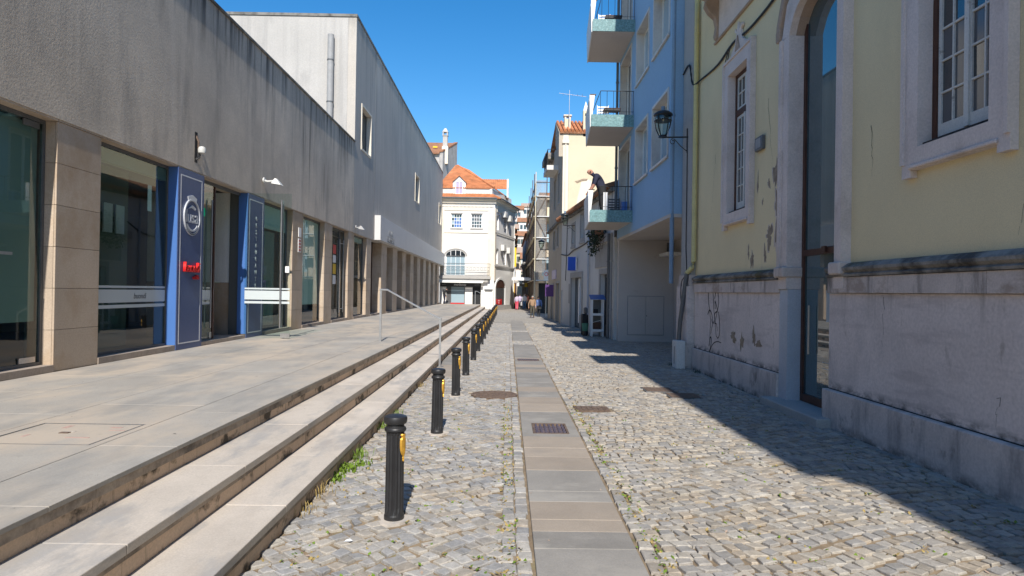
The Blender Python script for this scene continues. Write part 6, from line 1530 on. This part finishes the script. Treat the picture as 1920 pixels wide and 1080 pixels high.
# ================================================================== PEOPLE
def person(lab, loc, rz, H_, J, mats, hair=None, shoes='shoe', group=None, sleeve=.5, fingers=True):
    """one skinned body over a joint skeleton; J overrides joints given for a 1.0 tall figure that looks along -Y."""
    j = dict(pel=(0, 0, .53), spi=(0, 0, .64), che=(0, .0, .755), nec=(0, -.005, .835), hd0=(0, -.015, .875), hd1=(0, -.03, .93), hd2=(0, -.02, .975),
             shL=(.105, 0, .80), elL=(.14, .02, .635), wrL=(.15, -.03, .49), haL=(.15, -.045, .45), shR=(-.105, 0, .80), elR=(-.14, .02, .635), wrR=(-.15, -.03, .49), haR=(-.15, -.045, .45),
             hiL=(.052, 0, .50), knL=(.06, -.01, .28), anL=(.06, .015, .045), toL=(.065, -.085, .02), hiR=(-.052, 0, .50), knR=(-.06, -.01, .28), anR=(-.06, .015, .045), toR=(-.065, -.085, .02),
             nos=(0, -.085, .922))
    rad = dict(pel=.085, spi=.078, che=.090, nec=.034, hd0=.042, hd1=.060, hd2=.045, shL=.047, elL=.030, wrL=.021, haL=.020, shR=.047, elR=.030, wrR=.021, haR=.020,
               hiL=.062, knL=.044, anL=.028, toL=.022, hiR=.062, knR=.044, anR=.028, toR=.022, nos=.012)
    j.update(J.get('joints', {})); rad.update(J.get('radii', {}))
    bones = [('pel', 'spi', 0), ('spi', 'che', 0), ('che', 'nec', 0), ('nec', 'hd0', 2), ('hd0', 'hd1', 2), ('hd1', 'hd2', 2), ('hd1', 'nos', 2)]
    for s in 'LR': bones += [('che', 'sh'+s, 0), ('sh'+s, 'el'+s, 0), ('el'+s, 'wr'+s, 0 if sleeve > .6 else 2), ('wr'+s, 'ha'+s, 2), ('pel', 'hi'+s, 1), ('hi'+s, 'kn'+s, 1), ('kn'+s, 'an'+s, 1), ('an'+s, 'to'+s, 3)]
    names = list(j); P_ = {k: Vector(v)*H_ for k, v in j.items()}; Rr = {k: rad[k]*H_ for k in j}
    if fingers:
        for s in 'LR':
            d = (P_['ha'+s]-P_['wr'+s]).normalized(); ax = Vector((0, 1, 0)) if abs(d.y) < .8 else Vector((1, 0, 0)); lat = d.cross(d.cross(ax)).normalized(); nn = d.cross(lat)
            for q, (off, ln) in enumerate(((-.014, .045), (-.005, .053), (.004, .05), (.013, .04))):
                k1, k2 = f'f{s}{q}a', f'f{s}{q}b'
                P_[k1] = P_['ha'+s]+(d*ln*.55+lat*off)*H_; P_[k2] = P_[k1]+(d*ln*.5+nn*.012)*H_; Rr[k1] = .0058*H_; Rr[k2] = .0045*H_; bones += [('ha'+s, k1, 2), (k1, k2, 2)]
            k1, k2 = f't{s}a', f't{s}b'
            P_[k1] = P_['wr'+s].lerp(P_['ha'+s], .6)+(lat*-.022+nn*.008)*H_; P_[k2] = P_[k1]+(d*.028+lat*-.006+nn*.008)*H_; Rr[k1] = .007*H_; Rr[k2] = .0052*H_; bones += [('wr'+s, k1, 2), (k1, k2, 2)]
    names = list(P_); ix = {k: i for i, k in enumerate(names)}
    me = bpy.data.meshes.new('skeleton'); me.from_pydata([P_[k] for k in names], [(ix[a], ix[b]) for a, b, _ in bones], [])
    ob = bpy.data.objects.new('skeleton', me); C.objects.link(ob); ob.modifiers.new('skin', 'SKIN'); 
    if not me.skin_vertices: 
        bm = bmesh.new(); bm.from_mesh(me); bm.verts.layers.skin.verify(); bm.to_mesh(me); bm.free()
    sv = me.skin_vertices[0].data
    for k in names: sv[ix[k]].radius = (Rr[k], Rr[k]); sv[ix[k]].use_root = (k == 'pel')
    flat = dict(che=(1.18, .74), spi=(1.08, .76), pel=(1.08, .82))
    ss = ob.modifiers.new('sub', 'SUBSURF'); ss.levels = 2; ss.render_levels = 2
    dg = bpy.context.evaluated_depsgraph_get(); dg.update()
    res = bpy.data.meshes.new_from_object(ob.evaluated_get(dg)); bpy.data.objects.remove(ob); bpy.data.meshes.remove(me)
    res.name = 'person'
    res.materials.clear()
    for m_ in (*mats, shoes): res.materials.append(M[m_])
    segs = [(P_[a], P_[b], c, a) for a, b, c in bones]; mi = []
    for p in res.polygons:
        c = Vector(p.center); best = None
        for A_, B_, k, nm in segs:
            ab = B_-A_; t_ = max(0, min(1, (c-A_).dot(ab)/max(ab.length_squared, 1e-9))); d = (c-A_-ab*t_).length-.5*(Rr[nm])
            if best is None or d < best[0]: best = (d, k, nm, t_)
        k = best[1]
        if best[2].startswith('sh') and sleeve < .5 and best[3] > .55: k = 2
        mi.append(k)
    res.polygons.foreach_set('material_index', mi); res.polygons.foreach_set('use_smooth', [True]*len(res.polygons))
    t = bpy.data.objects.new('person', res); C.objects.link(t); t.location = loc; t.rotation_euler = (0, 0, rz); ORIG[t.name] = Vector(loc); tag(t, lab, 'person', group)
    def child(o): o.parent = t; o.location = (0, 0, 0); return o
    hd = P_['hd1']; hu = (P_['hd2']-P_['hd0']).normalized(); fwd = (P_['nos']-hd).normalized(); fwd = (fwd-hu*fwd.dot(hu)).normalized(); sd = hu.cross(fwd)
    def local(m_, name, mat):
        o = m_.build(name, mat, None, smooth=True); off = o.location.copy(); o.parent = t; o.location = off; return o
    for s in (1, -1):
        e = MB().lathe([(.001, -.006*H_), (.006*H_, -.003*H_), (.006*H_, .003*H_), (.001, .006*H_)], tuple(hd+fwd*.054*H_+sd*s*.021*H_+hu*.008*H_), 6); local(e, 'eye', 'dark')
        e = MB().tube([hd+sd*s*.055*H_+hu*.016*H_, hd+sd*s*.064*H_+fwd*-.004*H_, hd+sd*s*.055*H_-hu*.016*H_], .009*H_, 6); local(e, 'ear', mats[2])
    m_ = MB().tube([hd+fwd*.054*H_+sd*.018*H_-hu*.034*H_, hd+fwd*.058*H_-hu*.035*H_, hd+fwd*.054*H_-sd*.018*H_-hu*.034*H_], .0045*H_, 5); local(m_, 'mouth', 'paint_red')
    if hair:
        m_ = MB(); vs = []; n1, n2 = 7, 14; full = hair[1]
        for a_ in range(n1):
            th = math.pi*(.02+.52*full*a_/(n1-1))
            for b_ in range(n2):
                ph = 2*math.pi*b_/n2; front = math.cos(ph); th2 = th*(1-.35*max(0, front)); q = hu*math.cos(th2)*.066+(fwd*math.cos(ph)*.066+sd*math.sin(ph)*.062)*math.sin(th2)
                vs.append(hd+hu*.012*H_+q*H_*1.08)
        fs = [(a_*n2+b_, a_*n2+(b_+1) % n2, (a_+1)*n2+(b_+1) % n2, (a_+1)*n2+b_) for a_ in range(n1-1) for b_ in range(n2)]+[tuple(range(n2))]
        m_.add(vs, fs); local(m_, 'hair', hair[0])
    return t
def walk(k=.06): return dict(knL=(.058, -k*.9, .285), anL=(.055, -k*.4, .05), toL=(.06, -k*.4-.09, .03), knR=(-.058, -.005, .285), anR=(-.055, k*1.2, .055), toR=(-.06, k*1.2-.09, .02))
# the man on the balcony leans over the panel towards the street (local -Y is street side after turning)
lean = dict(spi=(0, -.03, .635), che=(0, -.10, .735), nec=(0, -.165, .80), hd0=(0, -.20, .828), hd1=(0, -.243, .872), hd2=(0, -.262, .918), nos=(0, -.30, .85),
            shL=(.105, -.125, .775), elL=(.135, -.165, .625), wrL=(.13, -.235, .50), haL=(.125, -.265, .475), shR=(-.105, -.125, .775), elR=(-.135, -.165, .625), wrR=(-.13, -.235, .50), haR=(-.125, -.265, .475))
person('bald man in dark polo shirt leaning over the edge of the lowest balcony', (3.40, 23.9, 4.70), R(-90), 1.88, dict(joints=lean, radii=dict(che=.108, spi=.102, pel=.098, shL=.056, shR=.056, elL=.038, elR=.038, hiL=.07, hiR=.07, knL=.05, knR=.05)), ('navy', 'dark_cloth', 'skin_tan'), None, 'black', None, .5)
pg = 'people walking at the far end of the street'
person('older man in brown jacket and dark trousers walking towards the camera', (1.84, 48.4, 0), R(5), 1.62, dict(joints=dict(walk(.05), hd1=(0, -.06, .92), hd2=(0, -.065, .965), nos=(0, -.115, .905), elL=(.15, .0, .64), wrL=(.13, -.10, .56), haL=(.12, -.135, .55), elR=(-.17, .02, .63), wrR=(-.17, -.02, .49), haR=(-.17, -.03, .45)), radii=dict(che=.105, spi=.10, pel=.098)), ('brown_cloth', 'green_cloth', 'skin'), ('hair_grey', .55), 'shoe', pg, 1)
person('woman in blue shirt and black trousers walking beside the older man', (2.42, 50.6, 0), R(-25), 1.56, dict(joints=walk(.045)), ('blue_shirt', 'dark_cloth', 'skin'), ('hair_dark', 1.25), 'black', pg, 1)
person('woman in lilac patterned blouse and bright pink trousers at the alley corner', (.98, 69.0, 0), R(170), 1.62, dict(joints=walk(.03), radii=dict(che=.105, spi=.11, pel=.11)), ('lilac_cloth', 'pink_cloth', 'skin'), ('hair_dark', 1.3), 'white_clean', pg, 1)
person('person in dark clothes with white bag, between the blouse and the white shirt', (1.32, 70.5, 0), R(185), 1.66, dict(joints=walk(.04)), ('lilac_sign', 'dark_cloth', 'skin'), ('hair_dark', 1.2), 'black', pg, 1)
person('man in white shirt and blue jeans walking away into the alley', (1.80, 69.8, 0), R(178), 1.70, dict(joints=dict(walk(.05)), radii=dict(che=.105, spi=.095)), ('white_cloth', 'jeans', 'skin'), ('hair_grey', 1.1), 'shoe', pg, 1)
person('person in dark jacket and jeans stooping by the last stone column', (-6.25, 64.6, TZ), R(120), 1.62, dict(joints=dict(walk(.04), che=(0, -.06, .745), nec=(0, -.10, .815), hd0=(0, -.12, .85), hd1=(0, -.15, .895), hd2=(0, -.16, .94), nos=(0, -.21, .875))), ('dark_cloth', 'navy', 'skin'), ('hair_dark', 1.0), 'black', pg, 1)
person('person in dark coat walking deep in the alley shadow', (2.05, 74.5, 0), R(10), 1.68, dict(joints=walk(.05)), ('dark_cloth', 'navy', 'skin'), ('hair_dark', 1.0), 'black', pg, 1)
person('person in red top standing on the dark side of the alley', (2.3, 72.6, 0), R(-60), 1.64, dict(joints=walk(.02)), ('paint_red', 'dark_cloth', 'skin'), ('hair_dark', 1.2), 'black', pg, 1)
t = thing('carrier_bag', 'white carrier bag held by the person in dark clothes', 'bag', (1.5, 70.3, .5)); MB().box(1.42, 1.66, 70.2, 70.32, .42, .80).build('bag_body', 'white_clean', t, bevel=.03); MB().tube([(1.48, 70.26, .80), (1.54, 70.26, .92), (1.60, 70.26, .80)], .008, 5).build('handle', 'white_clean', t)
t = thing('handbag', 'black handbag at the side of the woman in blue shirt', 'bag', (2.55, 50.45, .6)); MB().box(2.36, 2.62, 50.32, 50.42, .58, .86).build('bag_body', 'black', t, bevel=.03); MB().tube([(2.40, 50.37, .86), (2.49, 50.37, 1.05), (2.58, 50.37, .86)], .008, 5).build('strap', 'black', t)
